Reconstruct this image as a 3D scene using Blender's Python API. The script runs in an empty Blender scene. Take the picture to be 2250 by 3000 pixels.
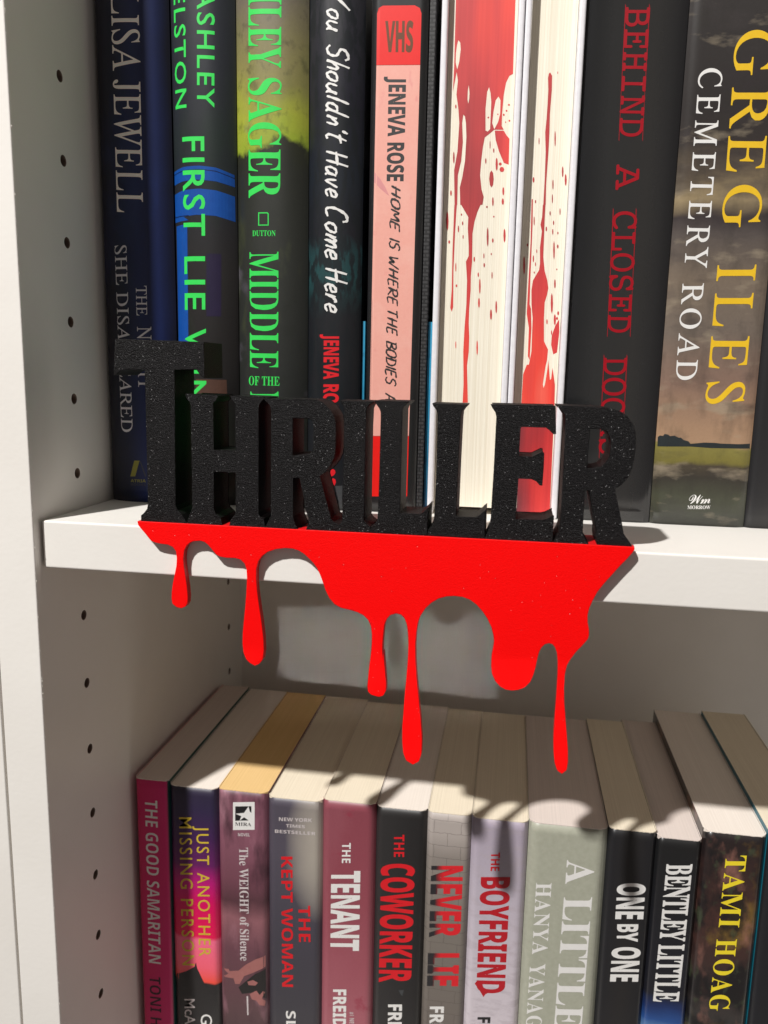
import bpy, bmesh, math, random
from mathutils import Vector, Matrix
random.seed(7)
C = bpy.context.scene.collection
sc = bpy.context.scene
MM = 0.001
# ------------------------------------------------------------------ camera
CAM = [185.3331,-289.30021,60.69102,0.16918,0.15766,0.03412,2341.80826]
M = [[0.98704897,0.15909984,0.02053216],[0.04708361,-0.164966,-0.98517478],[-0.15335404,0.97338248,-0.17032051]]
LETTERS = [["T",[[36.84,71.59],[71.81,70.89],[71.85,57.79],[71.2,57.77],[70.14,58.77],[68.8,60.6],[60.14,60.6],[59.28,9.19],[59.98,7.42],[61.63,5.88],[63.66,2.5],[63.75,2.5],[44.93,2.5],[44.97,4.71],[46.15,5.68],[47.53,7.38],[47.98,9.39],[48.3,60.37],[40.0,60.28],[38.26,59.49],[36.72,58.25],[35.63,58.09]],[]],["H",[[64.37,51.66],[76.67,51.45],[76.3,50.42],[74.83,48.85],[74.71,31.07],[83.79,30.98],[83.81,48.91],[82.75,50.07],[81.87,51.41],[94.85,51.15],[93.96,50.36],[92.71,48.97],[92.35,47.78],[91.98,7.88],[92.62,6.49],[94.07,5.67],[94.61,2.5],[80.9,2.5],[81.65,5.06],[83.32,6.75],[83.6,8.55],[83.7,23.2],[74.58,23.19],[74.34,8.46],[75.23,6.72],[77.05,5.19],[77.59,2.5],[63.75,2.5],[63.85,2.5],[65.19,6.23],[66.17,8.08],[66.39,21.98],[66.47,47.77],[66.13,48.97],[64.88,50.13]],[]],["R",[[94.89,50.7],[114.41,50.75],[116.57,49.91],[118.42,48.48],[119.82,46.88],[120.91,45.12],[121.48,42.75],[121.59,38.27],[121.49,32.84],[121.06,30.1],[120.15,27.94],[118.62,25.75],[117.07,24.16],[115.68,23.03],[116.8,19.24],[118.09,14.36],[119.38,9.77],[120.1,7.01],[121.3,5.67],[123.19,4.98],[123.36,2.5],[111.23,2.5],[111.06,2.5],[111.85,5.66],[111.84,7.23],[110.72,10.3],[110.55,12.47],[109.59,17.08],[108.32,22.12],[105.48,22.16],[105.49,6.92],[105.97,5.37],[107.25,2.5],[108.05,2.5],[94.42,2.5],[95.07,2.5],[96.53,5.38],[97.34,6.83],[97.64,46.57],[97.33,48.06],[96.39,49.39]],[[[105.61,43.94],[111.36,43.95],[112.76,43.24],[113.39,41.61],[113.43,33.77],[112.97,31.93],[111.73,30.82],[105.63,30.15]]]],["I",[[123.14,50.88],[136.01,50.8],[134.82,50.03],[133.63,49.12],[133.05,47.83],[132.85,41.61],[132.85,14.42],[132.81,7.02],[133.76,5.82],[135.17,4.81],[135.29,2.5],[123.36,2.5],[123.19,4.98],[124.43,6.29],[124.56,7.85],[124.89,32.36],[124.87,46.43],[124.78,48.5],[123.92,49.66]],[]],["L",[[136.0,51.15],[148.55,51.18],[148.12,50.44],[146.66,49.23],[146.25,47.9],[146.26,33.12],[146.23,11.97],[146.42,10.45],[153.7,10.56],[155.03,11.48],[156.19,12.9],[156.64,13.01],[156.39,9.41],[156.42,2.5],[135.29,2.5],[135.33,4.82],[136.86,5.67],[137.75,7.26],[137.88,8.5],[138.1,17.71],[138.3,44.73],[138.25,47.09],[137.71,48.4],[136.79,49.56]],[]],["L",[[156.83,50.75],[169.25,50.61],[169.12,50.12],[168.0,48.93],[167.31,47.9],[167.11,45.57],[166.91,30.9],[166.8,13.55],[166.77,10.22],[174.04,10.36],[175.34,11.24],[176.47,12.5],[177.32,13.14],[177.29,10.43],[177.36,2.5],[156.42,2.5],[156.74,4.83],[158.2,6.44],[158.76,9.52],[158.98,24.63],[158.86,42.4],[158.76,47.37],[158.22,48.52],[157.15,49.8]],[]],["E",[[177.74,50.74],[199.68,50.79],[200.38,41.35],[199.68,41.32],[198.37,42.54],[197.09,43.47],[188.56,43.5],[188.06,42.94],[188.01,32.78],[192.85,32.77],[194.59,33.67],[196.15,34.53],[196.69,34.37],[196.79,29.09],[196.65,23.04],[196.05,23.02],[194.72,24.43],[192.88,25.16],[188.2,25.16],[187.83,10.19],[197.26,10.29],[199.04,10.75],[201.3,12.05],[201.29,8.99],[201.14,2.5],[177.32,2.5],[177.46,2.5],[178.86,5.97],[179.43,9.78],[179.45,13.54],[179.72,28.43],[179.82,46.66],[179.39,48.27],[178.44,49.5]],[]],["R",[[200.18,51.23],[213.59,50.98],[218.78,50.59],[221.93,49.62],[224.44,47.94],[226.32,45.53],[227.51,42.39],[227.83,38.86],[227.79,34.59],[227.24,30.28],[225.94,26.63],[224.03,24.2],[221.87,22.66],[223.05,18.16],[224.69,12.01],[225.92,6.92],[227.08,5.32],[229.12,2.5],[229.24,2.5],[217.19,2.5],[216.95,2.5],[216.53,4.94],[216.57,7.17],[215.4,11.55],[213.17,21.73],[211.59,21.74],[211.81,6.55],[212.64,4.73],[214.11,2.5],[214.17,2.5],[201.14,2.5],[201.55,2.5],[203.26,5.92],[203.86,8.01],[203.77,22.06],[203.63,43.06],[203.18,47.69],[201.85,49.6],[200.56,50.63]],[[[212.17,43.33],[215.46,43.36],[217.59,42.61],[218.92,40.7],[219.44,38.22],[219.18,34.28],[217.96,31.72],[216.31,30.21],[214.26,29.59],[211.98,29.57],[211.87,36.89]]]]]
DRIP = [[43.82,2.5],[43.59,2.42],[43.86,0.91],[45.09,-0.55],[46.93,-2.59],[49.07,-5.11],[50.96,-5.74],[53.17,-6.05],[56.01,-6.26],[57.88,-7.07],[59.11,-8.66],[59.35,-11.4],[59.09,-14.48],[58.23,-18.24],[57.51,-21.38],[56.99,-24.52],[56.78,-27.65],[57.1,-29.82],[58.86,-31.14],[60.76,-31.45],[62.57,-30.58],[63.43,-29.08],[63.61,-26.58],[63.38,-22.87],[62.84,-18.57],[62.25,-14.3],[62.13,-11.24],[62.58,-8.16],[63.56,-6.27],[64.84,-4.99],[66.42,-4.3],[68.92,-3.98],[70.78,-4.36],[72.32,-5.49],[73.84,-7.23],[75.36,-8.96],[76.9,-9.78],[79.37,-10.07],[83.08,-10.04],[85.23,-10.52],[86.75,-11.94],[87.47,-14.02],[87.62,-17.66],[87.25,-23.8],[86.77,-29.37],[86.22,-34.37],[85.74,-39.39],[85.57,-43.78],[85.91,-47.53],[87.01,-50.28],[88.56,-51.74],[90.44,-52.54],[92.32,-51.76],[93.77,-49.75],[94.28,-46.25],[94.12,-41.26],[93.36,-34.48],[92.47,-28.37],[91.76,-22.9],[91.43,-18.04],[91.46,-13.79],[92.27,-10.71],[93.81,-8.52],[95.95,-6.9],[98.98,-5.65],[102.6,-5.03],[105.61,-5.04],[108.01,-5.62],[110.11,-6.82],[111.91,-8.38],[113.71,-10.07],[115.22,-12.07],[116.43,-14.69],[117.65,-17.91],[118.57,-20.56],[120.09,-23.48],[122.2,-25.76],[124.6,-26.93],[127.89,-27.49],[130.87,-28.19],[133.25,-29.24],[135.06,-30.93],[136.16,-33.27],[136.63,-36.27],[136.64,-39.93],[136.36,-44.23],[135.85,-49.2],[135.46,-54.18],[135.22,-57.31],[135.55,-59.47],[136.77,-60.61],[139.79,-61.29],[141.57,-60.51],[142.48,-58.56],[142.47,-55.46],[142.1,-51.78],[141.65,-47.5],[141.2,-42.63],[140.85,-45.32],[140.8,-40.1],[141.14,-34.89],[141.4,-32.29],[142.29,-29.98],[143.51,-28.48],[145.67,-27.69],[147.55,-28.01],[149.01,-29.5],[149.82,-31.69],[150.33,-34.87],[150.64,-39.36],[150.55,-45.86],[150.22,-52.42],[149.76,-59.05],[149.42,-65.72],[149.14,-72.44],[149.23,-78.5],[149.73,-83.19],[150.89,-86.14],[153.68,-87.69],[156.0,-85.96],[156.86,-82.82],[156.89,-77.08],[156.32,-70.43],[155.56,-63.84],[154.75,-57.3],[153.94,-50.8],[153.55,-45.62],[153.33,-39.8],[153.5,-34.63],[154.01,-30.75],[154.98,-27.81],[156.74,-24.83],[158.82,-22.66],[161.52,-20.84],[164.23,-19.91],[167.25,-19.52],[170.28,-19.7],[173.04,-20.59],[175.51,-22.3],[177.72,-24.66],[179.63,-27.35],[181.15,-30.4],[181.99,-33.18],[182.4,-35.68],[182.21,-38.24],[181.74,-41.46],[181.73,-45.31],[182.23,-48.48],[183.37,-50.96],[185.28,-53.06],[187.46,-54.17],[189.89,-54.41],[192.28,-53.89],[194.63,-52.59],[196.32,-50.52],[197.37,-47.55],[197.99,-44.63],[198.52,-41.1],[198.98,-38.53],[199.78,-36.77],[200.89,-35.55],[202.34,-35.06],[203.54,-35.35],[204.48,-36.41],[205.3,-38.36],[205.86,-42.1],[206.05,-46.52],[206.07,-50.98],[206.06,-56.1],[205.99,-61.26],[205.9,-67.11],[205.95,-72.32],[206.3,-77.54],[206.88,-81.44],[207.94,-84.31],[209.77,-85.64],[211.48,-83.94],[211.77,-80.61],[211.48,-75.71],[210.72,-69.9],[209.87,-63.49],[209.13,-57.76],[208.68,-52.03],[208.62,-46.94],[209.16,-43.1],[210.31,-40.61],[212.18,-37.51],[214.35,-34.84],[215.95,-32.54],[216.32,-30.96],[216.18,-28.8],[215.55,-26.07],[215.38,-23.3],[215.8,-20.82],[216.77,-18.0],[218.27,-14.55],[220.35,-11.38],[222.97,-7.9],[225.56,-4.44],[227.64,-1.93],[229.18,0.24],[229.93,1.47],[229.79,2.5]]
BOOKS = {"u1":{"Y":54,"a":[2.27,209.15],"b":[1.46,4.09],"c":[35.22,211.55],"d":[34.79,72.98],"s":[0.004,0.0031],"top":210.35},"u2":{"Y":54.3,"a":[35.24,211.68],"b":[34.82,72.99],"c":[63.91,210.34],"d":[63.6,70.46],"s":[0.003,0.0022],"top":211.01},"u3":{"Y":55,"a":[63.66,210.64],"b":[63.38,58.62],"c":[94.96,209.18],"d":[94.21,55.28],"s":[0.0018,0.0049],"top":209.91},"u4":{"Y":56,"a":[95.84,209.56],"b":[95.33,55.29],"c":[118.82,208.49],"d":[118.45,59.75],"s":[0.0033,0.0025],"top":209.03},"u5":{"Y":57,"a":[121.56,208.78],"b":[121.41,51.9],"c":[144.77,207.69],"d":[144.34,45.73],"s":[0.001,0.0027],"top":208.24},"w1":{"Y":58,"a":[149.85,207.87],"b":[149.57,45.83],"c":[181.84,206.38],"d":[182.87,46.74],"s":[0.0017,-0.0065],"top":207.12},"w2":{"Y":59,"a":[182.76,206.75],"b":[183.15,46.7],"c":[205.48,205.69],"d":[206.4,47.34],"s":[-0.0024,-0.0058],"top":206.22},"u8":{"Y":61,"a":[206.25,206.49],"b":[207.09,47.28],"c":[244.11,204.72],"d":[245.26,48.32],"s":[-0.0053,-0.0074],"top":205.61},"u9":{"Y":60.5,"a":[245.66,204.44],"b":[246.0,48.36],"c":[282.95,98.08],"d":[283.29,49.37],"s":[-0.0022,-0.007],"top":151.26},"u10":{"Y":61,"a":[283.73,95.49],"b":[284.35,49.38],"c":[308.03,95.62],"d":[307.81,50.02],"s":[-0.0134,0.0048],"top":95.56},"l1":{"Y":66,"a":[3.21,-145.76],"b":[2.37,-289.42],"c":[20.57,-145.8],"d":[20.24,-286.45],"s":[0.0058,0.0023],"top":-145.78},"l2":{"Y":66,"a":[22.88,-148.54],"b":[21.8,-286.19],"c":[46.0,-146.61],"d":[46.84,-282.04],"s":[0.0078,-0.0062],"top":-147.57},"l3":{"Y":66,"a":[48.68,-148.17],"b":[47.8,-281.88],"c":[72.74,-145.56],"d":[72.67,-277.76],"s":[0.0066,0.0005],"top":-146.87},"l4":{"Y":66,"a":[74.31,-149.43],"b":[74.71,-277.42],"c":[100.15,-147.12],"d":[101.02,-273.05],"s":[-0.0031,-0.0069],"top":-148.28},"l5":{"Y":66,"a":[102.39,-147.42],"b":[102.66,-272.78],"c":[127.81,-145.86],"d":[127.27,-268.7],"s":[-0.0022,0.0044],"top":-146.64},"l6":{"Y":66,"a":[129.2,-147.87],"b":[129.76,-268.29],"c":[153.26,-146.77],"d":[152.93,-264.44],"s":[-0.0047,0.0028],"top":-147.32},"l7":{"Y":66,"a":[154.28,-147.73],"b":[154.14,-264.24],"c":[174.61,-146.83],"d":[174.6,-260.85],"s":[0.0012,0.0001],"top":-147.28},"l8":{"Y":66,"a":[175.63,-147.78],"b":[175.45,-260.71],"c":[201.73,-147.77],"d":[201.36,-256.41],"s":[0.0016,0.0034],"top":-147.78},"l9":{"Y":66,"a":[202.46,-146.46],"b":[202.36,-256.24],"c":[238.33,-147.86],"d":[237.83,-250.36],"s":[0.0009,0.0049],"top":-147.16},"l10":{"Y":66,"a":[239.97,-146.97],"b":[238.79,-250.2],"c":[259.29,-145.21],"d":[260.73,-246.56],"s":[0.0114,-0.0142],"top":-146.09},"l11":{"Y":66,"a":[260.91,-150.53],"b":[261.52,-246.43],"c":[280.65,-148.49],"d":[280.23,-243.33],"s":[-0.0064,0.0044],"top":-149.51},"l12":{"Y":66,"a":[281.27,-143.46],"b":[281.0,-243.2],"c":[308.19,-141.61],"d":[307.83,-238.75],"s":[0.0027,0.0037],"top":-142.54},"l13":{"Y":66,"a":[309.34,-141.48],"b":[308.88,-238.58],"c":[333.77,-138.56],"d":[333.69,-234.46],"s":[0.0047,0.0008],"top":-140.02}}
TEXT = [["u1","author_name","LISA JEWELL","serif",[11.23,215.55],[10.58,127.87],[23.56,214.96],"foil_silver"],["u1","title_lettering","SHE DISAPPEARED","serif",[8.63,113.98],[8.79,32.06],[14.61,113.96],"ink_silver"],["u1","title_lettering","THE","serif",[18.55,96.7],[18.46,83.91],[23.46,96.72],"ink_silver"],["u1","title_lettering","NIGHT","serif",[18.54,79.16],[18.26,51.6],[25.0,79.24],"ink_silver"],["u1","publisher_name","ATRIA","sansb",[12.88,9.1],[20.38,9.28],[12.93,10.48],"ink_olive"],["u1","publisher_name","BOOKS","sansb",[12.82,7.54],[20.33,7.69],[12.86,8.62],"ink_slate"],["u2","author_name","ASHLEY","sansm",[49.3,215.13],[48.47,169.52],[56.51,214.78],"ink_green"],["u2","author_name","ELSTON","sansm",[37.73,215.18],[37.38,169.83],[43.82,214.88],"ink_green"],["u2","title_lettering","FIRST","sansm",[41.07,158.07],[40.74,117.88],[51.29,157.83],"ink_green"],["u2","title_lettering","LIE","sansm",[40.78,109.19],[40.49,86.62],[50.77,109.17],"ink_green"],["u2","title_lettering","WINS","sansm",[40.38,78.54],[39.93,37.64],[50.6,78.66],"ink_green"],["u3","author_name","RILEY","serifb",[70.61,220.86],[70.29,184.45],[84.83,220.13],"ink_green"],["u3","author_name","SAGER","serifb",[70.26,180.5],[69.85,133.29],[84.49,180.03],"ink_green"],["u3","title_lettering","MIDDLE","serifb",[70.07,111.13],[69.86,62.02],[83.34,111.1],"ink_green"],["u3","title_lettering","NIGHT","serifb",[69.93,51.74],[69.74,10.05],[83.23,52.06],"ink_green"],["u3","title_lettering","OF THE","serifb",[69.16,54.57],[83.7,54.59],[69.2,58.44],"ink_green"],["u3","publisher_name","DUTTON","serifb",[71.6,117.64],[82.1,117.5],[71.62,119.89],"ink_green"],["u4","title_lettering","You","hand",[103.62,211.72],[103.61,196.88],[112.35,211.3],"ink_white"],["u4","title_lettering","Shouldn't","hand",[103.65,192.26],[103.69,154.41],[112.47,191.92],"ink_white"],["u4","title_lettering","Have","hand",[103.57,151.6],[103.58,132.8],[112.57,151.42],"ink_white"],["u4","title_lettering","Come","hand",[103.61,129.52],[103.64,107.92],[112.71,129.42],"ink_white"],["u4","title_lettering","Here","hand",[103.67,104.69],[103.68,85.84],[112.89,104.69],"ink_white"],["u4","author_name","JENEVA","sansc",[103.3,76.92],[103.3,57.83],[109.94,77.0],"ink_red"],["u4","author_name","ROSE","sansc",[103.32,55.62],[103.28,40.76],[110.03,55.77],"ink_red"],["u5","badge_lettering","VHS","sansc",[127.26,189.41],[138.7,188.98],[127.16,200.72],"ink_bronze"],["u5","author_name","JENEVA","sansc",[129.15,179.85],[129.22,157.02],[136.16,179.61],"ink_charcoal"],["u5","author_name","ROSE","sansc",[129.13,154.64],[129.17,139.57],[136.09,154.49],"ink_charcoal"],["u5","title_lettering","HOME","hand",[131.07,137.93],[130.91,119.33],[134.94,137.87],"ink_charcoal"],["u5","title_lettering","IS","hand",[130.67,117.0],[130.79,111.62],[135.01,116.97],"ink_charcoal"],["u5","title_lettering","WHERE","hand",[130.69,109.55],[130.54,89.12],[134.76,109.54],"ink_charcoal"],["u5","title_lettering","THE","hand",[130.44,87.28],[130.51,76.74],[134.7,87.31],"ink_charcoal"],["u5","title_lettering","BODIES","hand",[130.26,74.73],[130.37,55.33],[134.7,74.8],"ink_charcoal"],["u5","title_lettering","ARE","hand",[130.28,52.7],[130.38,40.91],[134.62,52.8],"ink_charcoal"],["u8","title_lettering","BEHIND","mono",[221.22,203.24],[221.88,155.95],[230.47,202.82],"ink_crimson"],["u8","title_lettering","A","mono",[221.74,145.4],[221.93,135.64],[230.68,145.23],"ink_crimson"],["u8","title_lettering","CLOSED","mono",[221.68,127.5],[222.43,79.52],[230.91,127.41],"ink_crimson"],["u8","title_lettering","DOORS","mono",[221.8,69.2],[222.39,28.91],[231.24,69.36],"ink_crimson"],["u9","title_lettering","CEMETERY","serifw",[250.46,180.01],[250.91,105.57],[259.05,179.71],"ink_white"],["u9","title_lettering","ROAD","serifw",[250.75,99.3],[251.03,60.68],[258.93,99.33],"ink_white"],["u9","author_name","GREG","serifw",[262.96,193.13],[263.95,121.15],[277.04,192.54],"ink_yellow"],["u9","author_name","ILES","serifw",[263.66,106.63],[263.67,51.22],[278.28,106.62],"ink_yellow"],["u9","publisher_mark","Wm","script",[260.5,9.22],[269.09,9.91],[260.32,13.01],"ink_white"],["u9","publisher_name","MORROW","serifb",[260.12,7.01],[269.3,7.44],[260.01,8.47],"ink_white"],["l1","title_lettering","THE GOOD SAMARITAN","sansbi",[8.3,-157.49],[7.58,-251.77],[15.1,-156.73],"ink_white"],["l1","author_name","TONI H","sansbi",[7.62,-259.78],[7.46,-289.84],[13.84,-258.82],"ink_plum"],["l2","title_lettering","MISSING PERSON","sansw",[26.7,-164.7],[26.53,-249.73],[33.33,-163.94],"ink_mustard"],["l2","title_lettering","JUST ANOTHER","sansw",[35.89,-168.57],[35.89,-243.07],[42.38,-167.81],"ink_mustard"],["l2","author_name","McALL","sans",[27.21,-269.92],[27.05,-293.72],[32.97,-269.0],"ink_pale"],["l2","author_name","GI","sans",[36.14,-277.79],[36.17,-286.31],[42.36,-276.77],"ink_white"],["l3","title_lettering","The WEIGHT of Silence","serifb",[58.57,-177.81],[58.53,-242.31],[63.26,-177.24],"ink_pale"],["l3","publisher_name","MIRA","serifb",[56.49,-165.84],[65.08,-165.14],[56.51,-164.0],"ink_black"],["l3","badge_lettering","NOVEL","sansb",[58.01,-171.48],[64.28,-170.86],[58.03,-169.76],"ink_pale"],["l4","banner_lettering","NEW YORK","sansb",[79.48,-160.57],[96.39,-159.32],[79.48,-158.64],"ink_pale"],["l4","banner_lettering","TIMES","sansb",[83.1,-163.56],[92.82,-163.01],[83.1,-161.91],"ink_pale"],["l4","banner_lettering","BESTSELLER","sansb",[77.39,-167.3],[98.36,-166.22],[77.39,-165.53],"ink_pale"],["l4","title_lettering","KEPT WOMAN","sansb",[80.6,-180.02],[81.05,-254.09],[86.46,-179.29],"ink_red"],["l4","title_lettering","THE","sansb",[89.6,-206.28],[89.94,-226.8],[95.69,-205.45],"ink_red"],["l4","author_name","SL","sansb",[83.06,-268.1],[83.24,-278.46],[88.21,-267.26],"ink_white"],["l5","title_lettering","THE","sansb",[111.84,-168.72],[111.8,-179.69],[116.23,-168.19],"ink_white"],["l5","title_lettering","TENANT","sansc",[106.8,-184.63],[106.78,-229.22],[121.27,-182.78],"ink_white"],["l5","author_name","FREID","sansc",[108.25,-251.43],[108.29,-273.46],[115.04,-250.36],"ink_white"],["l5","banner_lettering","#1 NEW","sansb",[117.0,-263.18],[116.94,-272.43],[119.32,-262.81],"ink_pale"],["l6","title_lettering","THE","sansb",[137.67,-161.22],[137.86,-173.1],[142.76,-160.61],"ink_red"],["l6","title_lettering","COWORKER","sansc",[132.11,-177.5],[132.11,-243.57],[148.23,-175.48],"ink_red"],["l6","author_name","FREI","sansc",[136.93,-255.59],[137.13,-273.06],[143.93,-254.46],"ink_white"],["l7","title_lettering","NEVER","sansc",[156.79,-175.5],[156.81,-214.45],[171.86,-173.59],"ink_blackred"],["l7","title_lettering","LIE","sansc",[156.57,-223.42],[156.61,-241.9],[171.78,-221.18],"ink_blackred"],["l7","author_name","FREI","sansc",[158.25,-253.34],[158.34,-270.68],[165.2,-252.21],"ink_white"],["l8","title_lettering","THE","sansb",[184.96,-164.9],[185.06,-174.65],[189.17,-164.39],"ink_red"],["l8","title_lettering","BOYFRIEND","sansc",[180.95,-178.44],[181.19,-241.91],[194.6,-176.68],"ink_darkred"],["l8","author_name","FRE","sansc",[182.25,-255.48],[182.26,-268.41],[188.48,-254.46],"ink_black"],["l9","title_lettering","A","serifb",[220.58,-164.42],[220.51,-176.92],[233.23,-162.84],"ink_white"],["l9","title_lettering","LITTLE","serifb",[220.28,-183.98],[219.62,-255.5],[233.36,-182.23],"ink_white"],["l9","author_name","HANYA","serifbw",[206.97,-178.15],[206.96,-216.54],[214.14,-177.22],"ink_white"],["l9","author_name","YANAG","serifbw",[206.29,-221.88],[206.11,-257.56],[213.61,-220.78],"ink_white"],["l10","title_lettering","ONE","sansc",[244.7,-173.41],[244.88,-192.18],[257.14,-171.78],"ink_white"],["l10","title_lettering","BY","sansc",[245.94,-194.74],[246.32,-204.04],[255.31,-193.42],"ink_white"],["l10","title_lettering","ONE","sansc",[244.57,-207.12],[244.7,-225.73],[257.26,-205.27],"ink_white"],["l11","author_name","BENTLEY","serifc",[265.81,-160.86],[265.66,-200.78],[277.06,-159.44],"ink_white"],["l11","author_name","LITTLE","serifc",[265.49,-202.62],[265.16,-233.49],[276.95,-200.95],"ink_white"],["l12","author_name","TAMI","serifbw",[291.14,-153.37],[291.13,-189.98],[300.06,-152.27],"ink_lemon"],["l12","author_name","HOAG","serifbw",[290.84,-196.25],[290.58,-234.21],[299.72,-194.97],"ink_lemon"]]
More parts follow.
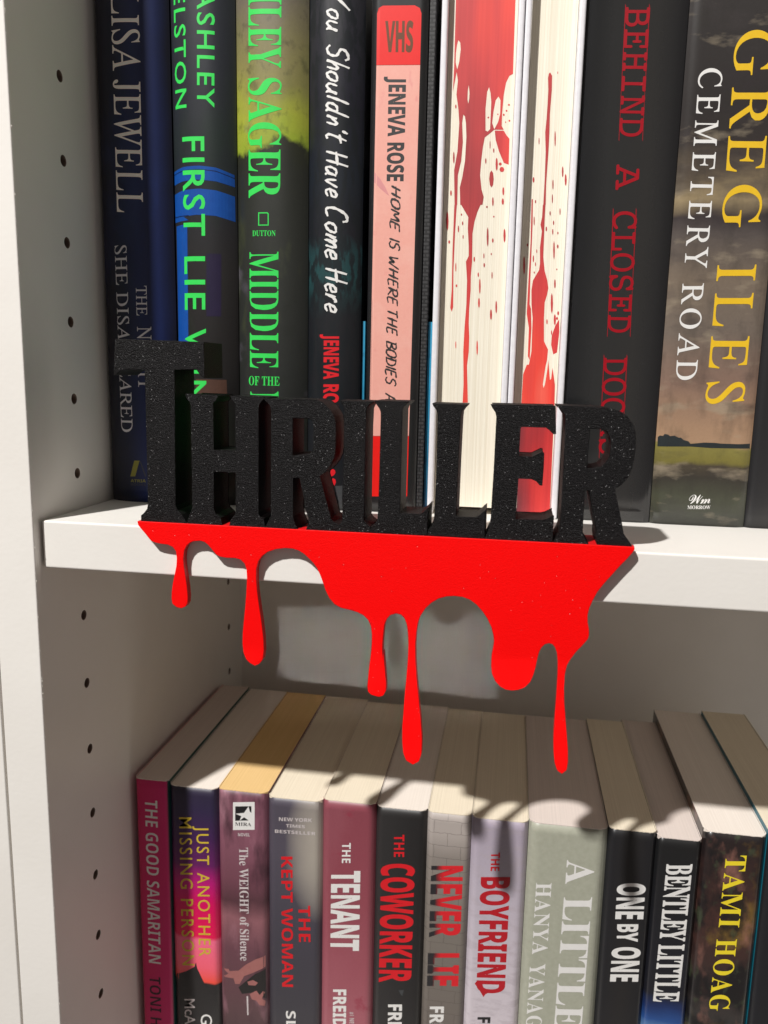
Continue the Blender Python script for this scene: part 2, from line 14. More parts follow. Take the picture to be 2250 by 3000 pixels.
SHAPES = [["u1","publisher_mark","ink_olive",1,[[12.75,11.76],[15.05,19.14],[17.68,19.24],[15.25,11.86]]],["u1","publisher_mark","ink_slate",1,[[17.67,19.03],[18.21,19.05],[20.7,12.09],[20.02,12.06]]],["u2","cover_picture","print_blue",1,[[34.41,145.06],[41.21,146.09],[48.87,146.22],[56.04,145.45],[62.73,143.24],[62.88,138.29],[55.95,139.92],[47.48,140.63],[41.07,140.34],[34.44,139.48]]],["u2","cover_picture","print_blue",1,[[34.51,135.61],[40.99,136.68],[48.68,136.96],[55.89,136.28],[62.83,134.46],[62.91,124.07],[55.73,125.87],[47.19,126.34],[40.73,125.82],[43.28,124.23],[34.45,123.91]]],["u2","cover_picture","print_blue",1,[[36.11,122.36],[42.6,122.71],[41.93,73.21],[41.36,37.27],[34.82,37.08]]],["u2","cover_picture","print_navy",2,[[34.51,143.91],[41.17,144.75],[48.84,144.89],[56.02,144.19],[62.8,142.02],[62.79,141.64],[56.01,143.81],[48.83,144.51],[41.17,144.37],[34.5,143.49]]],["u2","cover_picture","print_navy",2,[[34.6,126.29],[43.5,126.33],[43.49,125.94],[34.59,125.86]]],["u2","cover_picture","print_violet",1,[[51.4,110.29],[57.62,110.27],[57.23,83.97],[50.92,83.91]]],["u2","cover_picture","print_brown",1,[[45.34,56.73],[59.02,56.6],[59.29,44.11],[45.08,43.73]]],["u3","publisher_mark","ink_green",1,[[74.4,127.21],[78.58,127.17],[79.12,126.59],[79.1,121.77],[74.37,121.81],[74.4,127.21],[74.86,126.74],[74.83,122.23],[78.65,122.2],[78.66,126.44],[78.33,126.71],[74.86,126.74]]],["u4","publisher_mark","ink_red",1,[[106.63,16.75],[106.88,18.23],[107.81,18.71],[108.75,18.12],[108.95,17.03],[108.21,15.89],[107.17,15.3]]],["u4","publisher_mark","ink_red",1,[[107.29,14.19],[108.04,14.59],[108.98,14.08],[109.18,12.79],[108.56,11.21],[107.87,12.37]]],["u4","cover_picture","print_grey",1,[[108.82,11.11],[112.08,11.36],[111.94,1.4],[111.18,1.37]]],["u5","spine_label","print_red",1,[[123.75,203.65],[124.41,205.63],[126.07,206.43],[138.93,205.97],[141.02,204.88],[141.76,202.84],[141.75,183.9],[123.84,184.41]]],["u5","spine_label","print_pink",1,[[123.85,184.28],[141.76,183.77],[141.07,34.26],[123.39,33.69]]],["u5","spine_label","print_red",1,[[123.39,33.54],[141.07,34.11],[141.0,7.62],[123.4,6.84]]],["u5","cover_picture","ink_rosecrease",2,[[123.83,143.21],[126.49,140.18],[128.54,137.17],[130.21,133.78],[129.0,134.54],[126.15,136.83],[123.79,139.29]]],["u9","cover_picture","print_treeline",1,[[246.1,32.98],[245.97,36.86],[246.67,37.53],[247.92,37.44],[248.47,38.32],[249.94,38.07],[250.6,37.44],[252.44,37.72],[254.15,36.92],[254.97,37.03],[256.28,36.0],[258.17,35.55],[259.08,34.5],[264.54,35.25],[268.62,35.26],[271.07,35.04],[277.96,35.02],[282.76,35.31],[282.86,33.32],[267.18,33.07],[259.16,33.43]]],["l2","cover_picture","print_black",1,[[22.81,-255.68],[28.59,-253.0],[33.3,-249.64],[34.04,-246.89],[34.7,-250.42],[38.37,-258.46],[41.34,-264.65],[43.18,-265.36],[45.35,-264.35],[46.18,-262.56],[47.15,-287.9],[22.02,-292.13]]],["l3","publisher_mark","ink_white",1,[[55.59,-153.17],[66.92,-151.73],[66.81,-166.89],[55.4,-168.42]]],["l3","publisher_mark","ink_black",2,[[56.73,-155.28],[65.23,-154.21],[65.16,-161.97],[56.64,-163.2]]],["l3","publisher_mark","ink_white",3,[[63.72,-154.5],[64.39,-157.32],[65.2,-157.84],[65.16,-162.09],[63.65,-162.14],[61.34,-160.71],[58.98,-162.8],[59.88,-160.27],[56.8,-159.28],[61.36,-158.27]]],["l3","cover_picture","print_skin",1,[[48.65,-248.31],[52.01,-248.13],[52.6,-249.35],[57.47,-248.28],[61.13,-244.46],[66.58,-240.39],[71.98,-237.64],[71.95,-244.13],[65.32,-248.39],[60.46,-251.1],[57.99,-256.08],[55.55,-256.46],[54.68,-253.3],[48.89,-253.2],[51.97,-250.76]]],["l3","cover_picture","print_charcoal",1,[[57.36,-258.15],[61.04,-254.29],[66.52,-248.86],[71.94,-245.43],[72.15,-263.07],[69.45,-261.53],[64.01,-260.41],[59.14,-261.84]]],["l3","cover_picture","print_skin",2,[[62.25,-254.1],[65.28,-252.65],[67.99,-253.87],[66.47,-255.74],[62.84,-255.98]]],["l3","cover_picture","print_skin",2,[[63.4,-261.16],[67.05,-258.61],[68.85,-260.96],[70.67,-258.37],[71.57,-259.21],[70.04,-262.75],[71.85,-264.44],[71.53,-267.14],[68.81,-266.91],[67.01,-264.56],[64.59,-264.28]]],["l3","cover_picture","ink_pale",1,[[61.69,-262.76],[62.54,-262.62],[62.68,-273.89],[61.95,-274.01]]],["l6","cover_wear","print_grey",1,[[142.01,-246.69],[144.64,-245.98],[144.4,-247.21],[143.94,-249.65],[143.12,-248.89]]],["l8","cover_picture","ink_darkred",1,[[180.65,-235.68],[182.55,-238.29],[184.44,-240.9],[186.99,-240.79],[185.26,-242.22],[184.56,-243.79],[182.64,-240.6],[179.94,-236.95]]],["u8","title_flourish","ink_crimson",1,[[221.3,203.73],[221.57,187.89],[221.7,172.3],[222.12,154.15],[221.88,154.67],[221.57,172.3],[221.28,187.91],[220.98,204.47]]],["u8","title_flourish","ink_crimson",1,[[230.29,203.32],[230.59,187.55],[230.76,172.01],[231.22,153.94],[230.97,154.46],[230.63,172.02],[230.3,187.56],[229.97,204.06]]],["u8","title_flourish","ink_crimson",1,[[221.77,128.03],[222.06,111.93],[222.23,96.1],[222.69,77.58],[222.43,78.13],[222.09,96.1],[221.76,111.93],[221.43,128.82]]],["u8","title_flourish","ink_crimson",1,[[230.72,127.94],[231.09,111.9],[231.33,96.14],[231.87,77.7],[231.61,78.25],[231.2,96.14],[230.79,111.9],[230.39,128.73]]],["u8","title_flourish","ink_crimson",1,[[221.96,69.76],[222.18,56.09],[222.27,42.79],[222.65,26.88],[222.39,27.45],[222.13,42.79],[221.87,56.08],[221.61,70.6]]],["u8","title_flourish","ink_crimson",1,[[231.19,69.92],[231.47,56.3],[231.62,43.07],[232.07,27.22],[231.81,27.8],[231.48,43.07],[231.17,56.3],[230.84,70.75]]],["w1","blood_print","print_blood",1,[[154.84,210.57],[178.59,209.45],[178.93,181.15],[177.52,180.49],[176.31,178.04],[175.57,173.42],[175.21,166.25],[175.27,161.55],[176.18,160.07],[172.34,160.17],[170.1,158.4],[168.6,157.34],[167.98,153.7],[167.51,148.19],[167.27,142.65],[168.08,137.05],[169.11,134.05],[168.73,130.91],[167.94,130.91],[166.69,127.92],[165.66,124.15],[165.05,119.6],[165.16,114.65],[165.3,108.13],[165.01,102.34],[165.15,96.52],[164.86,88.7],[164.88,82.8],[165.31,76.87],[165.34,70.9],[164.84,64.88],[165.77,49.12],[163.51,49.06],[163.63,56.79],[162.99,70.86],[163.14,80.81],[163.57,90.65],[163.48,100.4],[162.71,108.13],[163.82,110.44],[163.67,114.27],[163.0,121.52],[163.02,126.06],[161.34,128.72],[159.87,131.0],[159.48,131.01],[159.02,137.93],[159.87,141.65],[160.8,148.32],[161.04,157.52],[160.63,163.01],[160.15,165.57],[159.42,166.32],[159.08,163.05],[159.66,155.72],[159.23,148.35],[158.06,142.8],[158.21,131.03],[158.09,131.02],[157.97,128.76],[157.7,119.65],[157.57,104.27],[157.97,89.44],[157.43,87.46],[156.77,89.03],[157.12,96.49],[156.9,111.99],[156.98,128.77],[157.02,131.03],[157.1,131.04],[156.42,144.69],[157.53,152.08],[157.91,163.08],[157.32,168.56],[156.35,174.02],[156.73,179.4],[156.12,182.65],[154.84,175.14],[155.0,184.83]]],["w1","blood_print","print_blood",1,[[172.55,159.8],[176.2,159.71],[177.43,157.87],[178.64,156.56],[178.8,146.51],[176.77,147.28],[174.64,151.72],[173.09,156.15]]],["w1","blood_print","paper_cream",2,[[156.38,194.55],[157.18,193.64],[157.46,191.15],[157.05,186.54],[156.31,183.54],[155.6,186.24],[155.59,189.8],[155.97,192.98]]],["w1","blood_print","paper_cream",2,[[161.24,177.46],[161.66,174.57],[161.63,172.41],[161.32,170.43],[160.95,172.07],[160.94,175.31]]],["w1","blood_print","paper_cream",2,[[169.53,176.41],[170.19,174.31],[170.65,170.7],[170.6,160.39],[169.67,159.51],[168.81,159.89],[168.46,168.24],[168.84,174.71]]],["w1","blood_print","paper_cream",2,[[173.51,172.77],[174.34,171.31],[174.45,166.27],[173.75,163.04],[172.33,160.35],[171.38,162.73],[171.73,167.07],[172.42,171.37]]],["w1","blood_print","print_blood",3,[[156.48,149.7],[156.43,148.0],[156.21,147.29],[155.93,148.01],[155.77,149.71],[155.81,151.41],[156.04,152.11],[156.31,151.4]]],["w1","blood_print","print_blood",3,[[174.36,146.77],[174.3,144.95],[174.01,144.2],[173.64,144.96],[173.43,146.79],[173.48,148.61],[173.78,149.36],[174.14,148.6]]],["w1","blood_print","print_blood",3,[[177.08,144.7],[176.83,143.97],[176.16,143.68],[175.46,144.0],[175.14,144.73],[175.39,145.46],[176.06,145.75],[176.76,145.43]]],["w1","blood_print","print_blood",3,[[175.97,146.85],[175.81,146.44],[175.38,146.27],[174.94,146.46],[174.74,146.88],[174.9,147.29],[175.33,147.45],[175.77,147.27]]],["w1","blood_print","print_blood",3,[[172.94,141.07],[172.77,138.71],[172.15,137.74],[171.45,138.73],[171.07,141.1],[171.25,143.46],[171.86,144.42],[172.56,143.43]]],["w1","blood_print","print_blood",3,[[171.05,154.36],[171.04,153.2],[170.93,152.72],[170.77,153.2],[170.66,154.37],[170.67,155.54],[170.79,156.02],[170.94,155.53]]],["w1","blood_print","print_blood",3,[[172.73,152.13],[172.68,151.48],[172.5,151.22],[172.3,151.49],[172.19,152.14],[172.24,152.79],[172.42,153.05],[172.62,152.78]]],["w1","blood_print","print_blood",3,[[169.65,148.15],[169.6,147.37],[169.42,147.05],[169.22,147.38],[169.1,148.16],[169.15,148.94],[169.33,149.26],[169.54,148.93]]],["w1","blood_print","print_blood",3,[[177.47,136.18],[177.41,135.0],[177.15,134.51],[176.86,135.0],[176.69,136.19],[176.75,137.37],[177.0,137.86],[177.3,137.36]]],["w1","blood_print","print_blood",3,[[155.79,135.73],[155.71,134.93],[155.47,134.6],[155.21,134.94],[155.07,135.73],[155.15,136.53],[155.39,136.86],[155.66,136.52]]],["w1","blood_print","print_blood",3,[[173.33,132.13],[173.28,130.81],[173.06,130.26],[172.79,130.81],[172.63,132.14],[172.67,133.46],[172.9,134.0],[173.17,133.45]]],["w1","blood_print","print_blood",3,[[156.55,169.49],[156.48,168.92],[156.27,168.7],[156.04,168.94],[155.93,169.5],[156.0,170.07],[156.21,170.29],[156.44,170.05]]],["w1","blood_print","print_blood",3,[[170.1,164.87],[170.0,164.62],[169.73,164.52],[169.45,164.63],[169.33,164.89],[169.43,165.14],[169.7,165.24],[169.97,165.13]]],["w1","blood_print","print_blood",3,[[177.34,167.27],[177.25,167.02],[177.01,166.92],[176.77,167.03],[176.65,167.29],[176.74,167.54],[176.98,167.64],[177.23,167.53]]],["w1","blood_print","print_blood",3,[[176.3,165.79],[176.21,165.48],[175.94,165.36],[175.66,165.5],[175.54,165.81],[175.64,166.11],[175.9,166.23],[176.18,166.1]]],["w1","blood_print","print_blood",3,[[178.3,169.51],[178.18,169.28],[177.86,169.2],[177.53,169.3],[177.39,169.53],[177.51,169.76],[177.83,169.84],[178.16,169.74]]],["w1","blood_print","print_blood",3,[[178.7,163.45],[178.6,163.2],[178.34,163.1],[178.06,163.21],[177.94,163.47],[178.04,163.72],[178.3,163.82],[178.58,163.71]]],["w1","blood_print","print_blood",3,[[177.05,162.95],[176.99,162.75],[176.83,162.67],[176.66,162.76],[176.59,162.96],[176.64,163.17],[176.8,163.25],[176.97,163.16]]],["w1","blood_print","print_blood",3,[[173.81,166.0],[173.74,165.77],[173.55,165.68],[173.36,165.78],[173.27,166.01],[173.34,166.24],[173.53,166.33],[173.72,166.23]]],["w1","blood_print","print_blood",3,[[177.54,132.08],[177.44,131.16],[177.13,130.78],[176.78,131.16],[176.6,132.09],[176.7,133.01],[177.01,133.39],[177.36,133.01]]],["w1","blood_print","print_blood",3,[[154.82,124.62],[154.76,121.79],[154.4,120.62],[153.97,121.8],[153.71,124.63],[153.77,127.45],[154.13,128.61],[154.56,127.44]]],["w1","blood_print","print_blood",3,[[159.35,121.35],[159.31,120.33],[159.13,119.91],[158.92,120.33],[158.8,121.35],[158.84,122.38],[159.02,122.8],[159.23,122.37]]],["w1","blood_print","print_blood",3,[[161.02,123.62],[160.96,123.03],[160.77,122.79],[160.56,123.03],[160.46,123.62],[160.52,124.21],[160.71,124.46],[160.91,124.21]]],["w1","blood_print","print_blood",3,[[161.38,118.18],[161.33,117.58],[161.17,117.34],[160.99,117.58],[160.9,118.18],[160.95,118.77],[161.11,119.02],[161.29,118.77]]],["w1","blood_print","print_blood",3,[[155.75,116.14],[155.65,115.65],[155.38,115.45],[155.09,115.65],[154.95,116.14],[155.05,116.63],[155.33,116.83],[155.62,116.63]]],["w1","blood_print","print_blood",3,[[171.82,118.04],[171.83,115.22],[171.6,114.05],[171.27,115.22],[171.03,118.05],[171.03,120.86],[171.26,122.03],[171.59,120.86]]],["w1","blood_print","print_blood",3,[[173.97,116.63],[173.89,115.98],[173.65,115.72],[173.39,115.98],[173.26,116.63],[173.33,117.27],[173.57,117.54],[173.83,117.27]]],["w1","blood_print","print_blood",3,[[178.86,118.57],[178.81,116.56],[178.52,115.73],[178.15,116.57],[177.92,118.58],[177.96,120.58],[178.26,121.41],[178.63,120.58]]],["w1","blood_print","print_blood",3,[[166.5,109.09],[166.43,108.33],[166.22,108.01],[165.98,108.33],[165.86,109.09],[165.92,109.85],[166.14,110.16],[166.37,109.85]]],["w1","blood_print","print_blood",3,[[170.41,110.42],[170.37,109.61],[170.22,109.27],[170.03,109.61],[169.93,110.42],[169.97,111.24],[170.12,111.57],[170.3,111.24]]],["w1","blood_print","print_blood",3,[[173.45,111.18],[173.4,110.86],[173.24,110.72],[173.06,110.86],[172.98,111.18],[173.04,111.51],[173.2,111.64],[173.37,111.51]]],["w1","blood_print","print_blood",3,[[170.76,106.7],[170.69,106.05],[170.48,105.78],[170.24,106.05],[170.12,106.7],[170.19,107.35],[170.4,107.62],[170.64,107.35]]],["w1","blood_print","print_blood",3,[[168.38,102.81],[168.32,102.13],[168.14,101.84],[167.93,102.13],[167.82,102.81],[167.87,103.49],[168.06,103.77],[168.27,103.49]]],["w1","blood_print","print_blood",3,[[174.14,102.55],[174.12,101.51],[173.97,101.08],[173.78,101.51],[173.67,102.55],[173.69,103.58],[173.84,104.01],[174.03,103.58]]],["w1","blood_print","print_blood",3,[[169.33,98.09],[169.32,95.76],[169.1,94.79],[168.81,95.75],[168.61,98.09],[168.62,100.42],[168.83,101.38],[169.13,100.42]]],["w1","blood_print","print_blood",3,[[169.28,91.28],[169.23,89.76],[168.97,89.13],[168.66,89.76],[168.48,91.27],[168.54,92.79],[168.8,93.42],[169.11,92.8]]],["w1","blood_print","print_blood",3,[[159.43,98.25],[159.34,97.84],[159.09,97.66],[158.83,97.83],[158.71,98.25],[158.8,98.66],[159.05,98.83],[159.31,98.66]]],["w1","blood_print","print_blood",3,[[176.58,89.58],[176.56,87.64],[176.34,86.84],[176.05,87.64],[175.86,89.57],[175.88,91.5],[176.1,92.3],[176.39,91.5]]],["w1","blood_print","print_blood",3,[[174.6,86.43],[174.54,84.83],[174.26,84.16],[173.92,84.82],[173.72,86.43],[173.78,88.03],[174.07,88.7],[174.4,88.04]]],["w1","blood_print","print_blood",3,[[159.87,73.61],[159.86,72.48],[159.73,72.01],[159.57,72.48],[159.47,73.6],[159.49,74.73],[159.61,75.2],[159.77,74.74]]],["w1","blood_print","print_blood",3,[[169.2,72.55],[169.2,70.3],[169.01,69.36],[168.74,70.29],[168.55,72.54],[168.56,74.79],[168.75,75.73],[169.01,74.8]]],["w1","blood_print","print_blood",3,[[158.76,105.82],[158.74,104.45],[158.59,103.88],[158.4,104.45],[158.28,105.82],[158.3,107.18],[158.45,107.75],[158.64,107.18]]],["w1","blood_print","print_blood",3,[[170.96,130.05],[170.87,129.73],[170.62,129.61],[170.37,129.74],[170.25,130.06],[170.34,130.38],[170.59,130.51],[170.84,130.37]]],["w1","blood_print","print_blood",3,[[173.94,126.15],[173.86,125.89],[173.65,125.78],[173.42,125.89],[173.32,126.16],[173.4,126.42],[173.61,126.53],[173.84,126.42]]],["w1","blood_print","print_blood",3,[[160.41,127.11],[160.34,126.79],[160.15,126.66],[159.95,126.79],[159.86,127.11],[159.93,127.43],[160.12,127.57],[160.32,127.43]]],["w2","blood_print","print_blood",1,[[193.74,182.2],[194.56,180.93],[194.74,175.58],[194.48,166.62],[194.69,159.37],[194.7,152.08],[194.53,144.74],[194.45,139.19],[194.68,131.21],[194.61,131.21],[194.6,125.58],[194.7,118.03],[194.83,110.42],[195.73,104.67],[197.03,100.83],[197.59,97.74],[197.23,95.03],[196.41,91.92],[196.45,85.29],[196.96,75.85],[198.86,72.32],[198.7,67.95],[198.23,65.55],[197.46,57.52],[197.86,56.12],[198.34,57.54],[198.96,63.17],[199.21,67.96],[200.35,59.59],[200.84,60.0],[201.14,64.81],[202.57,57.63],[202.92,47.15],[188.75,46.77],[188.9,61.76],[190.22,65.8],[190.7,65.81],[191.1,65.82],[191.94,71.42],[191.71,85.24],[190.93,91.1],[190.63,96.94],[191.03,100.81],[192.28,103.13],[193.36,105.05],[193.61,107.74],[193.26,114.23],[193.7,120.68],[192.98,123.33],[193.48,126.34],[193.53,131.22],[193.72,131.23],[193.77,141.05],[193.56,152.11],[192.97,159.42],[193.25,164.85],[193.33,170.25],[193.34,175.63],[192.98,180.27],[193.27,181.86]]],["w2","blood_print","print_blood",1,[[188.84,133.52],[189.34,133.51],[189.73,123.74],[189.85,112.34],[189.96,100.81],[190.14,91.1],[190.83,89.15],[191.43,81.3],[191.32,67.82],[190.52,69.4],[190.32,81.29],[189.15,87.18],[189.17,100.81],[189.26,116.15]]],["w2","blood_print","print_blood",1,[[202.77,84.96],[203.18,79.87],[202.68,71.19],[201.15,70.37],[200.06,74.32],[200.12,78.26],[201.28,82.2]]],["w2","blood_print","print_bloodfade",1,[[188.67,46.76],[202.92,47.15],[203.53,1.57],[188.93,0.87]]],["w2","blood_print","print_blood",3,[[200.58,99.49],[200.56,98.12],[200.34,97.56],[200.06,98.12],[199.88,99.49],[199.91,100.85],[200.13,101.41],[200.4,100.85]]],["w2","blood_print","print_blood",3,[[199.85,91.55],[199.88,88.53],[199.62,87.27],[199.21,88.52],[198.91,91.55],[198.88,94.57],[199.15,95.81],[199.55,94.57]]],["w2","blood_print","print_blood",3,[[199.44,113.07],[199.48,110.38],[199.3,109.26],[198.99,110.38],[198.74,113.08],[198.69,115.76],[198.87,116.87],[199.18,115.76]]],["w2","blood_print","print_blood",3,[[200.9,114.59],[200.83,114.0],[200.6,113.75],[200.34,114.0],[200.2,114.59],[200.27,115.18],[200.5,115.42],[200.76,115.18]]],["w2","blood_print","print_blood",3,[[200.56,119.96],[200.5,119.56],[200.32,119.4],[200.12,119.56],[200.02,119.96],[200.07,120.36],[200.26,120.53],[200.46,120.36]]],["w2","blood_print","print_blood",3,[[198.44,120.46],[198.41,119.61],[198.24,119.26],[198.03,119.61],[197.9,120.47],[197.93,121.32],[198.1,121.67],[198.32,121.32]]],["w2","blood_print","print_blood",3,[[195.78,121.62],[195.73,120.92],[195.53,120.63],[195.29,120.92],[195.16,121.62],[195.22,122.31],[195.42,122.6],[195.66,122.31]]],["w2","blood_print","print_blood",3,[[196.95,127.81],[196.91,127.15],[196.74,126.88],[196.53,127.15],[196.41,127.82],[196.46,128.48],[196.63,128.75],[196.84,128.48]]],["w2","blood_print","print_blood",3,[[200.92,128.45],[200.91,127.44],[200.77,127.03],[200.59,127.45],[200.46,128.45],[200.47,129.46],[200.61,129.87],[200.8,129.45]]],["w2","blood_print","print_blood",3,[[198.59,124.04],[198.55,123.41],[198.37,123.14],[198.16,123.41],[198.05,124.05],[198.09,124.69],[198.27,124.95],[198.48,124.68]]],["w2","blood_print","print_blood",3,[[201.49,84.75],[201.44,83.09],[201.15,82.4],[200.78,83.08],[200.54,84.74],[200.59,86.4],[200.89,87.09],[201.26,86.4]]],["w2","blood_print","print_blood",3,[[202.32,85.34],[202.22,84.9],[201.92,84.71],[201.61,84.89],[201.46,85.33],[201.56,85.78],[201.85,85.96],[202.17,85.78]]],["w2","blood_print","print_blood",3,[[198.07,83.93],[198.03,83.15],[197.85,82.83],[197.64,83.15],[197.52,83.93],[197.55,84.7],[197.73,85.02],[197.94,84.7]]],["w2","blood_print","print_blood",3,[[202.63,87.49],[202.55,86.88],[202.29,86.63],[201.99,86.88],[201.85,87.48],[201.93,88.09],[202.19,88.34],[202.48,88.09]]],["w2","blood_print","print_blood",3,[[190.53,124.86],[190.53,123.53],[190.39,122.98],[190.2,123.53],[190.06,124.87],[190.06,126.2],[190.2,126.75],[190.39,126.2]]],["w2","blood_print","print_blood",3,[[191.04,109.66],[191.01,108.63],[190.84,108.2],[190.63,108.63],[190.49,109.66],[190.52,110.69],[190.69,111.11],[190.91,110.69]]],["w2","blood_print","print_blood",3,[[192.21,112.71],[192.19,112.12],[192.06,111.87],[191.91,112.12],[191.82,112.71],[191.85,113.31],[191.97,113.55],[192.12,113.31]]],["w2","blood_print","print_blood",3,[[191.94,107.43],[191.91,106.84],[191.79,106.59],[191.64,106.84],[191.55,107.43],[191.57,108.03],[191.7,108.28],[191.85,108.03]]],["w2","blood_print","print_blood",3,[[200.17,79.44],[200.14,78.75],[199.99,78.46],[199.8,78.74],[199.69,79.44],[199.73,80.13],[199.88,80.42],[200.06,80.13]]],["w2","blood_print","print_blood",3,[[191.64,104.09],[191.59,103.76],[191.43,103.63],[191.26,103.76],[191.17,104.09],[191.22,104.42],[191.38,104.55],[191.56,104.42]]],["w2","blood_print","print_blood",3,[[188.33,115.21],[188.26,114.77],[188.05,114.6],[187.82,114.78],[187.7,115.21],[187.77,115.64],[187.99,115.82],[188.22,115.64]]],["w2","blood_print","print_blood",3,[[187.45,106.97],[187.47,104.25],[187.24,103.12],[186.91,104.25],[186.66,106.97],[186.64,109.69],[186.86,110.81],[187.2,109.69]]],["w2","blood_print","print_blood",3,[[200.92,105.36],[200.86,105.09],[200.7,104.98],[200.53,105.09],[200.45,105.36],[200.5,105.64],[200.66,105.75],[200.83,105.64]]],["w2","blood_print","print_blood",3,[[201.22,144.07],[201.2,142.51],[201.0,141.86],[200.72,142.51],[200.53,144.08],[200.54,145.64],[200.75,146.28],[201.03,145.63]]],["w2","blood_print","print_blood",3,[[202.69,140.91],[202.67,139.22],[202.41,138.52],[202.08,139.22],[201.85,140.92],[201.88,142.62],[202.13,143.32],[202.47,142.61]]],["w2","blood_print","print_blood",3,[[197.48,139.14],[197.48,137.7],[197.33,137.11],[197.1,137.71],[196.94,139.15],[196.94,140.59],[197.1,141.18],[197.32,140.59]]],["w2","blood_print","print_blood",3,[[197.37,156.95],[197.41,154.76],[197.27,153.85],[197.03,154.77],[196.83,156.96],[196.79,159.15],[196.93,160.05],[197.16,159.14]]],["w2","blood_print","print_blood",3,[[190.86,156.19],[190.85,155.2],[190.74,154.8],[190.58,155.21],[190.47,156.2],[190.48,157.18],[190.59,157.58],[190.75,157.17]]],["w2","blood_print","print_blood",3,[[197.52,133.57],[197.53,132.25],[197.39,131.71],[197.2,132.26],[197.06,133.58],[197.06,134.89],[197.19,135.44],[197.38,134.89]]],["w2","blood_print","print_blood",3,[[189.61,141.12],[189.54,140.33],[189.28,140.01],[188.99,140.34],[188.84,141.13],[188.91,141.92],[189.16,142.24],[189.45,141.91]]],["w2","blood_print","print_blood",3,[[196.9,181.99],[196.88,181.64],[196.78,181.49],[196.66,181.64],[196.6,182.0],[196.62,182.35],[196.72,182.49],[196.84,182.34]]],["w2","blood_print","print_blood",3,[[190.75,132.53],[190.7,132.06],[190.51,131.86],[190.31,132.06],[190.21,132.54],[190.26,133.01],[190.44,133.21],[190.65,133.01]]]]
cx, cy, cz = CAM[0:3]
cam = bpy.data.cameras.new('camera'); co = bpy.data.objects.new('camera', cam); C.objects.link(co)
Rm = Matrix(((M[0][0], -M[1][0], -M[2][0]), (M[0][1], -M[1][1], -M[2][1]), (M[0][2], -M[1][2], -M[2][2])))
co.matrix_world = Matrix.Translation((cx*MM, cy*MM, cz*MM)) @ Rm.to_4x4()
cam.sensor_fit = 'VERTICAL'; cam.sensor_height = 36; cam.lens = CAM[6]/3000*36
cam.clip_start = .01; cam.clip_end = 50
cam.dof.use_dof = True; cam.dof.focus_distance = .335; cam.dof.aperture_fstop = 17
sc.camera = co
# ------------------------------------------------------------------ light
def lin(c):
    c /= 255
    return c/12.92 if c <= .04045 else ((c+.055)/1.055)**2.4
def rgb(r, g, b, k=1.0): return (lin(r)*k, lin(g)*k, lin(b)*k, 1)
w = bpy.data.worlds.new('World'); sc.world = w; w.use_nodes = True
bg = w.node_tree.nodes['Background']; bg.inputs[0].default_value = (1.0, .895, .835, 1); bg.inputs[1].default_value = .145
tgt = Vector((.15, .03, -.05))
ld = Vector((.557, 1, -1.37)).normalized()
l = bpy.data.lights.new('ceiling_lamp', 'POINT'); lo = bpy.data.objects.new('ceiling_lamp', l); C.objects.link(lo)
lo.location = tgt - ld*2.6; l.energy = 415; l.shadow_soft_size = .044; l.color = (1, .98, .95)
# weak light thrown back into the lower compartment, a rectangle on the back panel
a = bpy.data.lights.new('bounced_lamp_light', 'AREA'); ao = bpy.data.objects.new('bounced_lamp_light', a); C.objects.link(ao)
a.shape = 'RECTANGLE'; a.size = .150; a.size_y = .062; a.spread = math.radians(1.0); a.energy = .0046; a.color = (1, .96, .92)
pd = Vector((-.17, 1, -.235)).normalized()
pc = Vector((.106, .235, -.132)); ao.location = pc - pd*.56
ao.rotation_euler = pd.to_track_quat('-Z', 'Y').to_euler()
sc.view_settings.view_transform = 'Standard'; sc.view_settings.look = 'None'; sc.view_settings.exposure = 0; sc.view_settings.gamma = 1
sc.cycles.max_bounces = 8; sc.cycles.diffuse_bounces = 5; sc.cycles.sample_clamp_indirect = 3

